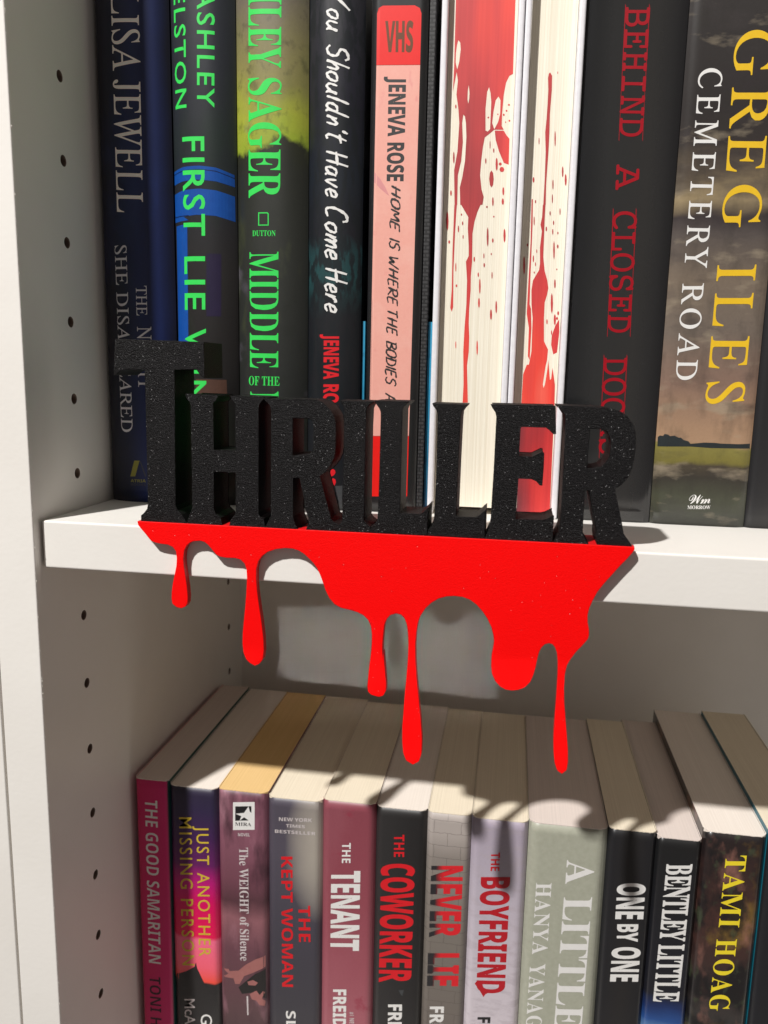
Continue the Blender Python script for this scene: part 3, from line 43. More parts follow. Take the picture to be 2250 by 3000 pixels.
# ------------------------------------------------------------------ materials
class N:
    def __init__(s, name):
        s.m = bpy.data.materials.new(name); s.m.use_nodes = True; s.t = s.m.node_tree; s.b = s.t.nodes['Principled BSDF']
    def n(s, k, **kw):
        x = s.t.nodes.new(k)
        for a_, b_ in kw.items(): setattr(x, a_, b_)
        return x
    def l(s, a_, b_): s.t.links.new(a_, b_)
    def set(s, col=None, rough=None, metal=None, spec=None, coat=None, coatr=None):
        i = s.b.inputs
        if col: i['Base Color'].default_value = col
        if rough is not None: i['Roughness'].default_value = rough
        if metal is not None: i['Metallic'].default_value = metal
        if spec is not None: i['Specular IOR Level'].default_value = spec
        if coat: i['Coat Weight'].default_value = coat; i['Coat Roughness'].default_value = coatr or .1
        return s
    def noise(s, scale, detail=4, stretch=(1, 1, 1), rough=.55, coord='Object', w=0):
        tc = s.n('ShaderNodeTexCoord'); mp = s.n('ShaderNodeMapping'); mp.inputs['Scale'].default_value = stretch
        mp.inputs['Location'].default_value = (w, w*1.7, w*.3)
        s.l(tc.outputs[coord], mp.inputs[0]); nz = s.n('ShaderNodeTexNoise'); nz.inputs['Scale'].default_value = scale
        nz.inputs['Detail'].default_value = detail; nz.inputs['Roughness'].default_value = rough; s.l(mp.outputs[0], nz.inputs['Vector'])
        return nz.outputs['Fac']
    def ramp(s, fac, stops, interp='LINEAR'):
        r = s.n('ShaderNodeValToRGB'); r.color_ramp.interpolation = interp
        e = r.color_ramp.elements
        while len(e) > 1: e.remove(e[-1])
        e[0].position = stops[0][0]; e[0].color = stops[0][1]
        for p_, c_ in stops[1:]:
            x = e.new(p_); x.color = c_
        s.l(fac, r.inputs[0]); return r.outputs[0]
    def mix(s, fac, a_, b_, mode='MIX'):
        x = s.n('ShaderNodeMix', data_type='RGBA', blend_type=mode)
        for sock, v in ((0, fac), (6, a_), (7, b_)):
            if isinstance(v, (int, float, tuple)): x.inputs[sock].default_value = v
            else: s.l(v, x.inputs[sock])
        return x.outputs[2]
    def math(s, op, a_, b_=0.0):
        x = s.n('ShaderNodeMath', operation=op)
        for k, v in enumerate((a_, b_)):
            if isinstance(v, (int, float)): x.inputs[k].default_value = v
            else: s.l(v, x.inputs[k])
        return x.outputs[0]
    def bump(s, h, strength, dist):
        x = s.n('ShaderNodeBump'); x.inputs['Strength'].default_value = strength; x.inputs['Distance'].default_value = dist
        s.l(h, x.inputs['Height']); s.l(x.outputs[0], s.b.inputs['Normal']); return x
    def uv(s):
        tc = s.n('ShaderNodeTexCoord'); sp = s.n('ShaderNodeSeparateXYZ'); s.l(tc.outputs['UV'], sp.inputs[0]); return sp.outputs[0], sp.outputs[1]
MAT = {}
def flat(name, col, rough=.5, metal=0, spec=.5, mott=.08, coat=0):
    m = N(name).set(col, rough, metal, spec, coat)
    if mott:
        f = m.noise(400, 3)
        m.l(m.mix(mott, col, m.ramp(f, [(.3, (0, 0, 0, 1)), (.7, (1, 1, 1, 1))]), 'SOFT_LIGHT'), m.b.inputs['Base Color'])
    MAT[name] = m.m; return m.m
K = .84
for n_, c_, r_ in [('ink_green', (60, 225, 95), .35), ('ink_white', (240, 238, 235), .45), ('ink_red', (225, 30, 40), .4), ('ink_charcoal', (48, 46, 46), .5),
                   ('ink_darkred', (190, 25, 38), .45), ('ink_crimson', (165, 8, 28), .35), ('ink_yellow', (240, 195, 40), .4), ('ink_lemon', (250, 226, 50), .4), ('ink_pale', (215, 205, 205), .5),
                   ('ink_plum', (60, 20, 45), .5), ('ink_mustard', (215, 185, 55), .5), ('ink_black', (30, 28, 30), .5), ('ink_olive', (150, 145, 60), .5),
                   ('ink_slate', (66, 66, 74), .5), ('ink_bronze', (110, 60, 25), .4), ('ink_rosecrease', (225, 150, 150), .6),
                   ('print_blue', (20, 78, 160), .32), ('print_navy', (12, 35, 80), .35), ('print_violet', (38, 30, 58), .35), ('print_brown', (80, 55, 45), .4),
                   ('print_grey', (70, 72, 74), .4), ('print_treeline', (40, 46, 48), .4), ('print_black', (44, 42, 42), .4),
                   ('print_skin', (168, 108, 104), .5), ('print_charcoal', (38, 34, 34), .5), ('print_red', (240, 28, 22), .4)]:
    flat(n_, rgb(*c_, K), r_)
m = N('foil_silver').set(rgb(255, 246, 238, 1.1), .35, 0); f = m.noise(500, 3); m.bump(f, .25, .0004); MAT['foil_silver'] = m.m
flat('ink_silver', rgb(225, 222, 226), .4, .1)
def along(name, axis, stops, rough=.35, nz=(0, 0), mott=None, coat=0, streak=None):
    """printed cover art: colours run along the height (z in mm) or across (0..1) of the spine"""
    m = N(name).set(rough=rough, coat=coat)
    u, v = m.uv(); src = v if axis == 'z' else u
    if nz[1]:
        f = m.noise(nz[0], 6, (1, 1, nz[2]) if len(nz) > 2 else (1, 1, 1)); src = m.math('ADD', src, m.math('MULTIPLY', m.math('SUBTRACT', f, .5), nz[1]))
    if axis == 'z':
        lo_, hi = stops[0][0], stops[-1][0]
        src = m.math('DIVIDE', m.math('SUBTRACT', src, lo_/100), (hi-lo_)/100)
        st = [((p_-lo_)/(hi-lo_), rgb(*c_, K)) for p_, c_ in stops]
    else: st = [(p_, rgb(*c_, K)) for p_, c_ in stops]
    col = m.ramp(src, st)
    if mott:
        for (scale, amt, c2, a0, a1, stre) in mott:
            f = m.noise(scale, 6, stre, w=scale*.01)
            fac = m.ramp(f, [(a0, (0, 0, 0, 1)), (a1, (amt,)*3+(1,))])
            col = m.mix(fac, col, rgb(*c2, K))
    fine = m.noise(900, 2, w=3)
    col = m.mix(.10, col, fine, 'SOFT_LIGHT')
    m.l(col, m.b.inputs['Base Color'])
    m.bump(m.noise(60, 3, w=9), .12, .0006)
    MAT[name] = m.m; return m
along('print_pink', 'z', [(20, (245, 175, 160)), (60, (244, 165, 155)), (85, (243, 140, 160)), (110, (242, 140, 165)), (125, (243, 165, 160)), (150, (247, 190, 175)), (185, (248, 195, 175))], .45, (30, .25),
      [(90, .5, (250, 195, 180), .5, .75, (1, 1, 1)), (260, .45, (220, 110, 120), .62, .74, (1, 1, .4))])
m = N('ink_blackred').set(rough=.45); u, v = m.uv()
m.l(m.ramp(m.math('ADD', u, m.math('MULTIPLY', m.noise(150, 3), .12)), [(.30, rgb(45, 42, 45, K)), (.47, rgb(225, 35, 45, K))]), m.b.inputs['Base Color']); MAT['ink_blackred'] = m.m
def blood(name, stops, w_):
    m = N(name).set(rough=.55); f = m.noise(24, 3, (1.4, 1, .25), w=w_)
    col = m.ramp(f, stops)
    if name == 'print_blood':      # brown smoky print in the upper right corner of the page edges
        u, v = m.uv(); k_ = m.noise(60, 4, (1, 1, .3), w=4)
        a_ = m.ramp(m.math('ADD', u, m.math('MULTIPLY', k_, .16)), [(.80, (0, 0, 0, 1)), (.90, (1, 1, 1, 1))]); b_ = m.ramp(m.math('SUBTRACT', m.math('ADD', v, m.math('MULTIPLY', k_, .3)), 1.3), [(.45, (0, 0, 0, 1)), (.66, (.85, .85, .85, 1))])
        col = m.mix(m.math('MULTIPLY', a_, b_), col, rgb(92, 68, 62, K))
    g = m.noise(900, 2, (1, 1, .01)); col = m.mix(.35, col, g, 'SOFT_LIGHT'); m.l(col, m.b.inputs['Base Color'])
    MAT[name] = m.m
blood('print_blood', [(.38, rgb(168, 52, 56, K)), (.50, rgb(214, 62, 62, K)), (.60, rgb(244, 74, 60, K)), (.7, rgb(255, 120, 100, K))], 2)
blood('print_bloodfade', [(.4, rgb(95, 50, 58, K)), (.52, rgb(190, 45, 48, K)), (.62, rgb(225, 60, 55, K))], 5)
blood('print_smoke', [(.35, rgb(80, 62, 58, K)), (.6, rgb(112, 80, 74, K))], 7)
def paper(name, c1, c2, line=(1, .002, .002), amt=.5):
    m = N(name).set(rough=.8, spec=.2)
    f = m.noise(2600, 3, line); g = m.noise(45, 3)
    col = m.mix(m.ramp(f, [(.35, (0, 0, 0, 1)), (.65, (1, 1, 1, 1))]), c2, c1)
    col = m.mix(m.ramp(g, [(.3, (.35, .35, .35, 1)), (.7, (0, 0, 0, 1))]), col, c2)
    m.l(col, m.b.inputs['Base Color']); m.bump(f, amt, .0002); MAT[name] = m.m
paper('paper_white', rgb(240, 230, 220, .95), rgb(230, 219, 208, .95), (1, .004, .02), .25)
paper('paper_grey', rgb(226, 212, 204, .95), rgb(214, 201, 193, .95), (1, .004, .02), .25)
paper('paper_ivory', rgb(238, 226, 204, .95), rgb(226, 213, 190, .95), (1, .004, .02), .25)
paper('paper_yellow', rgb(234, 198, 140, .95), rgb(224, 187, 128, .95), (1, .004, .02), .25)
paper('paper_cream', rgb(246, 240, 224, .95), rgb(230, 221, 201, .95), (1, .02, .003), .6)
def melamine(name, c, s=1):
    m = N(name).set(c, .42, spec=.45)
    f = m.noise(520, 4); g = m.noise(9, 4)
    m.l(m.mix(m.ramp(g, [(.42, (0, 0, 0, 1)), (.75, (.22,)*3+(1,))]), c, rgb(190, 182, 172)), m.b.inputs['Base Color'])
    m.bump(f, .22, .00025); MAT[name] = m.m
melamine('white_melamine', rgb(236, 232, 226, .97))
melamine('panel_edge_white', rgb(240, 234, 226, .97))
flat('hole_dark', rgb(120, 100, 88), .8)
flat('chipboard', rgb(190, 165, 135), .9)
# 3D printed plastics
def printed(name, col, rough, spec, bumpd, scale, spark):
    m = N(name).set(col, rough, spec=spec)
    f = m.noise(scale, 3, (1, 1, 1.7), .6); g = m.noise(scale*3.1, 2)
    h = m.math('ADD', f, m.math('MULTIPLY', g, .35)); m.bump(h, 1.0, bumpd)
    if spark:  # glints off the rough grain, painted as pale specks in the base colour
        vo = m.n('ShaderNodeTexVoronoi'); tc = m.n('ShaderNodeTexCoord'); m.l(tc.outputs['Object'], vo.inputs['Vector']); vo.inputs['Scale'].default_value = 2100
        r = m.ramp(vo.outputs['Distance'], [(.12, (1, 1, 1, 1)), (.26, (0, 0, 0, 1))])
        wn = m.n('ShaderNodeTexWhiteNoise'); m.l(vo.outputs['Position'], wn.inputs['Vector'])
        sel = m.math('MULTIPLY', r, m.math('GREATER_THAN', wn.outputs['Value'], spark))
        m.l(m.mix(sel, col, (.6, .6, .6, 1)), m.b.inputs['Base Color']); m.l(m.math('SUBTRACT', rough, m.math('MULTIPLY', sel, rough*.5)), m.b.inputs['Roughness'])
    MAT[name] = m.m
printed('black_plastic_face', (.0035, .0028, .0032, 1), .34, .2, .0004, 1900, .94)
printed('red_plastic_face', (.93, .0006, .0008, 1), .5, .16, .00014, 1700, .994)
m = N('black_plastic_side').set((.006, .005, .005, 1), .6, spec=.2)
tc = m.n('ShaderNodeTexCoord'); wv = m.n('ShaderNodeTexWave', bands_direction='Y'); wv.inputs['Scale'].default_value = 1400; m.l(tc.outputs['Object'], wv.inputs[0]); m.bump(wv.outputs['Fac'], .25, .0001); MAT['black_plastic_side'] = m.m
flat('red_plastic_side', (.62, .002, .004, 1), .5)

# ------------------------------------------------------------------ builders
def link(name, me, parent=None, mats=()):
    o = bpy.data.objects.new(name, me); C.objects.link(o)
    for x in mats: me.materials.append(MAT[x])
    if parent: o.parent = parent
    return o
def thing(name, label, cat, loc, group=None):
    o = bpy.data.objects.new(name, None); C.objects.link(o); o.location = [v*MM for v in loc]; o.empty_display_size = .02
    o['label'] = label; o['category'] = cat
    if group: o['group'] = group
    return o
def mesh_from(bm, name):
    me = bpy.data.meshes.new(name); bm.to_mesh(me); bm.free(); return me
def box(bm, x0, x1, y0, y1, z0, z1, mi=0):
    vs = [bm.verts.new((x*MM, y*MM, z*MM)) for z in (z0, z1) for x, y in ((x0, y0), (x1, y0), (x1, y1), (x0, y1))]
    for f in ((3, 2, 1, 0), (4, 5, 6, 7), (0, 1, 5, 4), (1, 2, 6, 5), (2, 3, 7, 6), (3, 0, 4, 7)):
        fc = bm.faces.new([vs[k] for k in f]); fc.material_index = mi
    return vs
def bevel_obj(o, w_, seg=2):
    b = o.modifiers.new('bevel', 'BEVEL'); b.width = w_*MM; b.segments = seg; b.limit_method = 'ANGLE'; b.angle_limit = math.radians(40)
def area(p): return sum(p[i][0]*p[(i+1) % len(p)][1]-p[(i+1) % len(p)][0]*p[i][1] for i in range(len(p)))/2
def prism_curve(name, outer, holes, y0, y1, bev=0.0, mats=()):
    """closed outline in the x-z plane extruded in depth, through a filled 2D curve so that holes stay open"""
    c = bpy.data.curves.new(name, 'CURVE'); c.dimensions = '2D'; c.fill_mode = 'BOTH'; c.extrude = ((y1-y0)/2-bev)*MM
    c.bevel_depth = bev*MM; c.bevel_resolution = 1; c.offset = -bev*MM
    for pts in [outer]+holes:
        s = c.splines.new('POLY'); s.points.add(len(pts)-1); s.use_cyclic_u = True
        for k, (x, z) in enumerate(pts): s.points[k].co = (x*MM, z*MM, 0, 1)
    o = bpy.data.objects.new(name, c); C.objects.link(o)
    me = bpy.data.meshes.new_from_object(o); bpy.data.objects.remove(o); bpy.data.curves.remove(c)
    ym = (y0+y1)/2*MM
    me.transform(Matrix(((1, 0, 0, 0), (0, 0, -1, ym), (0, 1, 0, 0), (0, 0, 0, 1))))
    bm = bmesh.new(); bm.from_mesh(me); bmesh.ops.remove_doubles(bm, verts=bm.verts, dist=1e-6)
    bmesh.ops.recalc_face_normals(bm, faces=bm.faces)
    for f in bm.faces: f.material_index = 0 if abs(f.normal.y) > .75 else 1; f.smooth = False
    bm.to_mesh(me); bm.free()
    for k in mats: me.materials.append(MAT[k])
    return me
def smooth_poly(pts, it=1):
    for _ in range(it):
        q = []
        n = len(pts)
        for i in range(n):
            a_, b_ = pts[i], pts[(i+1) % n]
            q += [[a_[0]*.75+b_[0]*.25, a_[1]*.75+b_[1]*.25], [a_[0]*.25+b_[0]*.75, a_[1]*.25+b_[1]*.75]]
        pts = q
    return pts

# ------------------------------------------------------------------ bookcase
case = thing('bookcase', 'white bookcase holding both rows of books, with drilled side panel and thick shelf', 'bookcase', (0, 0, -349))
ZB = -349
def local(me, oz=(0, 0, ZB)):
    me.transform(Matrix.Translation([-v*MM for v in oz])); return me
TOP, BOT = 420, -430
bm = bmesh.new()
# side panel: slab without its inner skin, inner skin carries the drilled holes
x0, x1, yf, yb = -18.2, 0, -4.6, 246
v = box(bm, x0, x1, yf, yb, BOT, TOP)
for f in list(bm.faces):
    if all(abs(q.co.x-x1*MM) < 1e-7 for q in f.verts): bm.faces.remove(f)
R_ = 2.1; cell = 32.0
cols = [30.28, 214.6]
zs0 = 175.45
def quad(a_, b_, c_, d_, mi=0):
    fc = bm.faces.new([bm.verts.new((x1*MM, y*MM, z*MM)) for y, z in (a_, b_, c_, d_)]); fc.material_index = mi
ys = [yf, cols[0]-7, cols[0]+7, cols[1]-7, cols[1]+7, yb]
for i in (0, 2, 4): quad((ys[i], BOT), (ys[i+1], BOT), (ys[i+1], TOP), (ys[i], TOP))
for yc in cols:
    ztop = zs0+cell*1.5; k0 = -1
    quad((yc-7, ztop), (yc+7, ztop), (yc+7, TOP), (yc-7, TOP))
    kk = -1
    while zs0-cell*kk-cell/2 > BOT+cell and kk < 17:
        zc = zs0-cell*kk
        h = cell/2; sqp = []; n = 24
        cir = [(yc+R_*math.cos(2*math.pi*j/n), zc+R_*math.sin(2*math.pi*j/n)) for j in range(n)]
        for j in range(n):
            t_ = 2*math.pi*j/n; c_, s_ = math.cos(t_), math.sin(t_); k_ = 1/max(abs(c_), abs(s_)); sqp.append((yc+7*c_*k_, zc+h*s_*k_))
        vo = [bm.verts.new((x1*MM, y*MM, z*MM)) for y, z in sqp]; vi = [bm.verts.new((x1*MM, y*MM, z*MM)) for y, z in cir]
        vd = [bm.verts.new(((x1-9)*MM, y*MM, z*MM)) for y, z in cir]
        for j in range(n):
            j2 = (j+1) % n
            bm.faces.new((vo[j], vo[j2], vi[j2], vi[j]))
            fc = bm.faces.new((vi[j], vi[j2], vd[j2], vd[j])); fc.material_index = 1
        fc = bm.faces.new(vd); fc.material_index = 1
        kk += 1
    zend = zs0-cell*(kk-1)-cell/2
    quad((yc-7, BOT), (yc+7, BOT), (yc+7, zend), (yc-7, zend))
bmesh.ops.remove_doubles(bm, verts=bm.verts, dist=2e-6)
bmesh.ops.recalc_face_normals(bm, faces=bm.faces)
o = link('side_panel', local(mesh_from(bm, 'side_panel')), case, ['white_melamine', 'hole_dark'])
bevel_obj(o, .45, 2)
def board(name, args, parent=case, mats=('white_melamine',), bev=.5, oz=(0, 0, ZB)):
    bm = bmesh.new(); box(bm, *args); o = link(name, local(mesh_from(bm, name), oz), parent, mats)
    if bev: bevel_obj(o, bev, 3)
    return o
board('shelf', (.9, 761, 0, 238, -19.4, 0), bev=.8)
board('shelf', (.9, 761, 0, 238, ZB-19.4, ZB), bev=.8)
board('back_panel', (-1, 763, 240, 243, BOT+1, TOP-1), bev=0)
board('side_panel', (762, 780, -4.6, 246, BOT, TOP))
# tiny edge-banding chips along the front arris of the side panel
bm = bmesh.new()
for k in range(60):
    z = random.uniform(-340, 260); s = random.uniform(.06, .2)
    vs = bmesh.ops.create_icosphere(bm, subdivisions=1, radius=s*MM, matrix=Matrix.Translation((random.uniform(-.05, .12)*MM, (-4.15+random.uniform(-.15, .15))*MM, z*MM)) @ Matrix.Diagonal((1, 1, random.uniform(.8, 2.5), 1)))['verts']
o = link('edge_chips', local(mesh_from(bm, 'edge_chips')), case, ['panel_edge_white']); o['kind'] = 'stuff'
nb = thing('bookcase', 'neighbouring white bookcase side standing against the left panel, seen as a strip', 'bookcase', (-30, 0, BOT))
board('side_panel', (-37.5, -19.0, -4.9, 246, BOT, TOP), nb, oz=(-30, 0, BOT))

# ------------------------------------------------------------------ sign
sign = thing('shelf_sign', 'black word sign THRILLER with red dripping blood plate hooked on the shelf edge', 'sign', (137, 5, 0))
SO = (137, 5, 0)
nm = {0: 'tall capital letter T with overhanging arms', 2: 'first letter R, beside the H', 4: 'first of two letters L', 5: 'second of two letters L', 7: 'last letter R at the right end'}
for i, (ch, outer, holes) in enumerate(LETTERS):
    me = prism_curve('letter', outer, holes, -3.2+.03*(i % 2), (15.8 if i == 0 else 13.3)+.05*(i % 2), .22, ('black_plastic_face', 'black_plastic_side'))
    o = link('letter', local(me, SO), sign)
    o['label'] = nm.get(i, 'black block letter '+ch)
me = prism_curve('drip_plate', DRIP, [], -3.6, -.12, .25, ('red_plastic_face', 'red_plastic_side')); link('drip_plate', local(me, SO), sign)
board('base_plate', (44.2, 229.4, -.1, 15.0, .05, 2.42), sign, ('red_plastic_side',), .3, SO)

# ------------------------------------------------------------------ lettering
def mp(s, up, lo):
    r = ''
    for ch in s:
        if 'A' <= ch <= 'Z': r += chr(up+ord(ch)-65)
        elif 'a' <= ch <= 'z': r += '\u210e' if (lo == 0x1D44E and ch == 'h') else chr(lo+ord(ch)-97)
        else: r += ch
    return r
STY = {'sans': (None, .004, 0), 'sansm': (None, .010, 0), 'sansw': (None, .004, 0), 'serifw': ((0x1D434, 0x1D44E), .004, 1), 'serifbw': ((0x1D400, 0x1D41A), 0, 0), 'serifc': ((0x1D400, 0x1D41A), .014, 0), 'sansx': ((0x1D5D4, 0x1D5EE), .03, 0), 'serif': ((0x1D434, 0x1D44E), .003, 1), 'serifb': ((0x1D400, 0x1D41A), 0, 0), 'sansb': ((0x1D5D4, 0x1D5EE), 0, 0),
       'sansc': ((0x1D5D4, 0x1D5EE), .018, 0), 'sansbi': ((0x1D5D4, 0x1D5EE), -.008, -.5), 'mono': ((0x1D670, 0x1D68A), .004, 0), 'script': ((0x1D4D0, 0x1D4EA), 0, 0)}
SHEAR = .2755
HAND = {'Y': [[(0, 1), (.3, .5)], [(.75, 1.05), (.3, .5), (.1, -.1)]], 'o': [[(.45, .5), (.15, .45), (.05, .2), (.2, 0), (.42, .15), (.48, .4), (.4, .52)]], 'u': [[(.1, .5), (.05, .15), (.2, 0), (.42, .2), (.5, .5), (.45, .05), (.55, 0)]],
        'S': [[(.6, .85), (.45, 1), (.15, .9), (.1, .65), (.45, .45), (.45, .12), (.2, 0), (-.02, .15)]], 'h': [[(.2, 1.05), (.05, 0), (.12, .3), (.35, .52), (.42, .35), (.38, 0)]],
        'l': [[(.2, 1.05), (.1, .5), (.03, 0)]], 'd': [[(.42, .5), (.15, .48), (.03, .2), (.15, 0), (.38, .2), (.55, 1.05)], [(.42, .5), (.38, .05), (.5, 0)]], 'n': [[(.1, .5), (.03, 0), (.1, .25), (.35, .5), (.42, .35), (.38, 0)]],
        "'": [[(.2, 1), (.12, .75)]], 't': [[(.25, .95), (.1, .2), (.2, 0), (.35, .05)], [(0, .62), (.45, .7)]], 'H': [[(.12, 1), (.02, 0)], [(.62, 1.03), (.5, 0)], [(-.05, .48), (.68, .55)]],
        'a': [[(.42, .48), (.15, .48), (.03, .2), (.15, 0), (.38, .2), (.45, .5), (.4, .05), (.52, 0)]], 'v': [[(.05, .5), (.15, 0), (.45, .55)]], 'e': [[(.08, .22), (.4, .3), (.38, .5), (.15, .45), (.04, .18), (.18, 0), (.45, .1)]],
        'C': [[(.62, .8), (.5, 1), (.2, .9), (.03, .4), (.15, .02), (.5, .1)]], 'm': [[(.1, .5), (.03, 0), (.1, .25), (.28, .5), (.33, .3), (.3, 0), (.38, .3), (.55, .5), (.62, .35), (.58, 0)]], 'r': [[(.1, .5), (.03, 0), (.12, .3), (.32, .52), (.4, .42)]],
        'O': [[(.4, 1), (.12, .85), (.03, .4), (.15, .03), (.45, .1), (.6, .5), (.55, .9), (.35, 1)]], 'M': [[(.05, 0), (.15, .95), (.38, .35), (.65, 1), (.72, 0)]], 'E': [[(.1, 1), (.04, 0), (.5, .05)], [(.08, .97), (.55, 1.02)], [(.05, .5), (.45, .55)]],
        'I': [[(.12, 1), (.05, 0)]], 'W': [[(.02, .98), (.15, 0), (.38, .6), (.5, 0), (.85, 1.05)]], 'R': [[(.1, .98), (.03, 0)], [(-.05, .9), (.4, 1), (.55, .75), (.4, .52), (.08, .45), (.6, -.03)]], 'T': [[(-.02, .95), (.6, 1.02)], [(.3, .97), (.2, 0)]],
        'B': [[(.1, 1), (.03, 0)], [(-.05, .95), (.45, .95), (.45, .65), (.08, .52), (.5, .4), (.5, .1), (-.02, .02)]], 'D': [[(.1, 1), (.03, 0)], [(-.05, .97), (.4, .9), (.6, .5), (.45, .12), (-.04, 0)]], 'A': [[(0, 0), (.32, 1.05), (.5, 0)], [(.1, .38), (.52, .4)]]}
def hand_mesh(body):
    x = 0; bm = bmesh.new(); wd = .078 if body.isupper() else .064
    k = 0
    for ch in body:
        st = HAND[ch]; mx = max(p[0] for s_ in st for p in s_)
        for s_ in st:
            P = [Vector((x+p[0]+.22*p[1], p[1], 0)) for p in s_]
            Q = []
            for i in range(len(P)-1):     # catmull-rom
                p0, p1, p2, p3 = P[max(i-1, 0)], P[i], P[i+1], P[min(i+2, len(P)-1)]
                for j in range(4):
                    t = j/4; Q.append(.5*((2*p1)+(-p0+p2)*t+(2*p0-5*p1+4*p2-p3)*t*t+(-p0+3*p1-3*p2+p3)*t**3))
            Q.append(P[-1]); k += 1
            L_, R2 = [], []
            for i, q in enumerate(Q):
                d = (Q[min(i+1, len(Q)-1)]-Q[max(i-1, 0)]); d = d.normalized() if d.length else Vector((1, 0, 0))
                nn = Vector((-d.y, d.x, 0)); ww = wd*(1.0-.35*abs(2*i/(len(Q)-1)-1)**3)*(1+.25*math.sin(i*2.1+k))
                L_.append(bm.verts.new(q+nn*ww+Vector((0, 0, .0015*(k % 5))))); R2.append(bm.verts.new(q-nn*ww+Vector((0, 0, .0015*(k % 5)))))
            for i in range(len(Q)-1): bm.faces.new((L_[i], R2[i], R2[i+1], L_[i+1]))
        x += mx+.13
    return bm
_cache = {}
def text_bm(body, style):
    if style == 'hand': bm = hand_mesh(body)
    else:
        tr, off, sh = STY[style]
        c = bpy.data.curves.new('t', 'FONT'); c.body = mp(body, *tr) if tr else body; c.offset = off; c.resolution_u = 3
        c.space_character = {'sansw': 1.22, 'sansm': 1.16, 'serifw': 1.28, 'serifbw': 1.12}.get(style, 1.0)
        o = bpy.data.objects.new('t', c); C.objects.link(o); me = bpy.data.meshes.new_from_object(o); bpy.data.objects.remove(o); bpy.data.curves.remove(c)
        bm = bmesh.new(); bm.from_mesh(me); bpy.data.meshes.remove(me)
        if sh:
            for v in bm.verts: v.co.x -= SHEAR*v.co.y*sh
    return bm
def capheight(style):
    if style == 'hand': return 1.0
    if style not in _cache:
        bm = text_bm('H', style); _cache[style] = max(v.co.y for v in bm.verts); bm.free()
    return _cache[style]
def place(bm, o_, e_, c_, cap, surf, layer, uvr):
    """map text plane to the x-z plane of a spine: o_ origin, e_ end of the baseline, c_ top of a capital"""
    xs = [v.co.x for v in bm.verts]; xa, xb = min(xs), max(xs)
    ox, oz = o_; ex, ez = (e_[0]-ox), (e_[1]-oz); ux, uz = c_[0]-ox, c_[1]-oz
    for v in bm.verts:
        s = (v.co.x-xa)/(xb-xa); t = v.co.y/cap
        v.co = Vector(((ox+s*ex+t*ux)*MM, -v.co.z*.02, (oz+s*ez+t*uz)*MM))
    drape(bm, surf, layer, uvr)
def drape(bm, surf, layer, uvr):
    xs = [v.co.x for v in bm.verts]; a_, b_ = min(xs), max(xs); n = int((b_-a_)/(1.3*MM))
    if surf['curv'] > .8:
        for i in range(1, n+1):
            g = bm.verts[:]+bm.edges[:]+bm.faces[:]
            bmesh.ops.bisect_plane(bm, geom=g, dist=1e-7, plane_co=(a_+(b_-a_)*i/(n+1), 0, 0), plane_no=(1, 0, 0))
    for v in bm.verts: v.co.y = v.co.y+(surf['f'](v.co.x/MM)-.045-.02*layer)*MM
    uvl = bm.loops.layers.uv.verify()
    for f in bm.faces:
        if f.normal.y > 0: pass
        for lp in f.loops:
            lp[uvl].uv = ((lp.vert.co.x/MM-uvr[0])/(uvr[1]-uvr[0]), lp.vert.co.z/MM/100)
def finish(bm, name, parent, mat, org):
    bm.normal_update()
    fl = [f for f in bm.faces if f.normal.y > 0]
    if fl: bmesh.ops.reverse_faces(bm, faces=fl)
    me = mesh_from(bm, name); local(me, org); return link(name, me, parent, [mat])

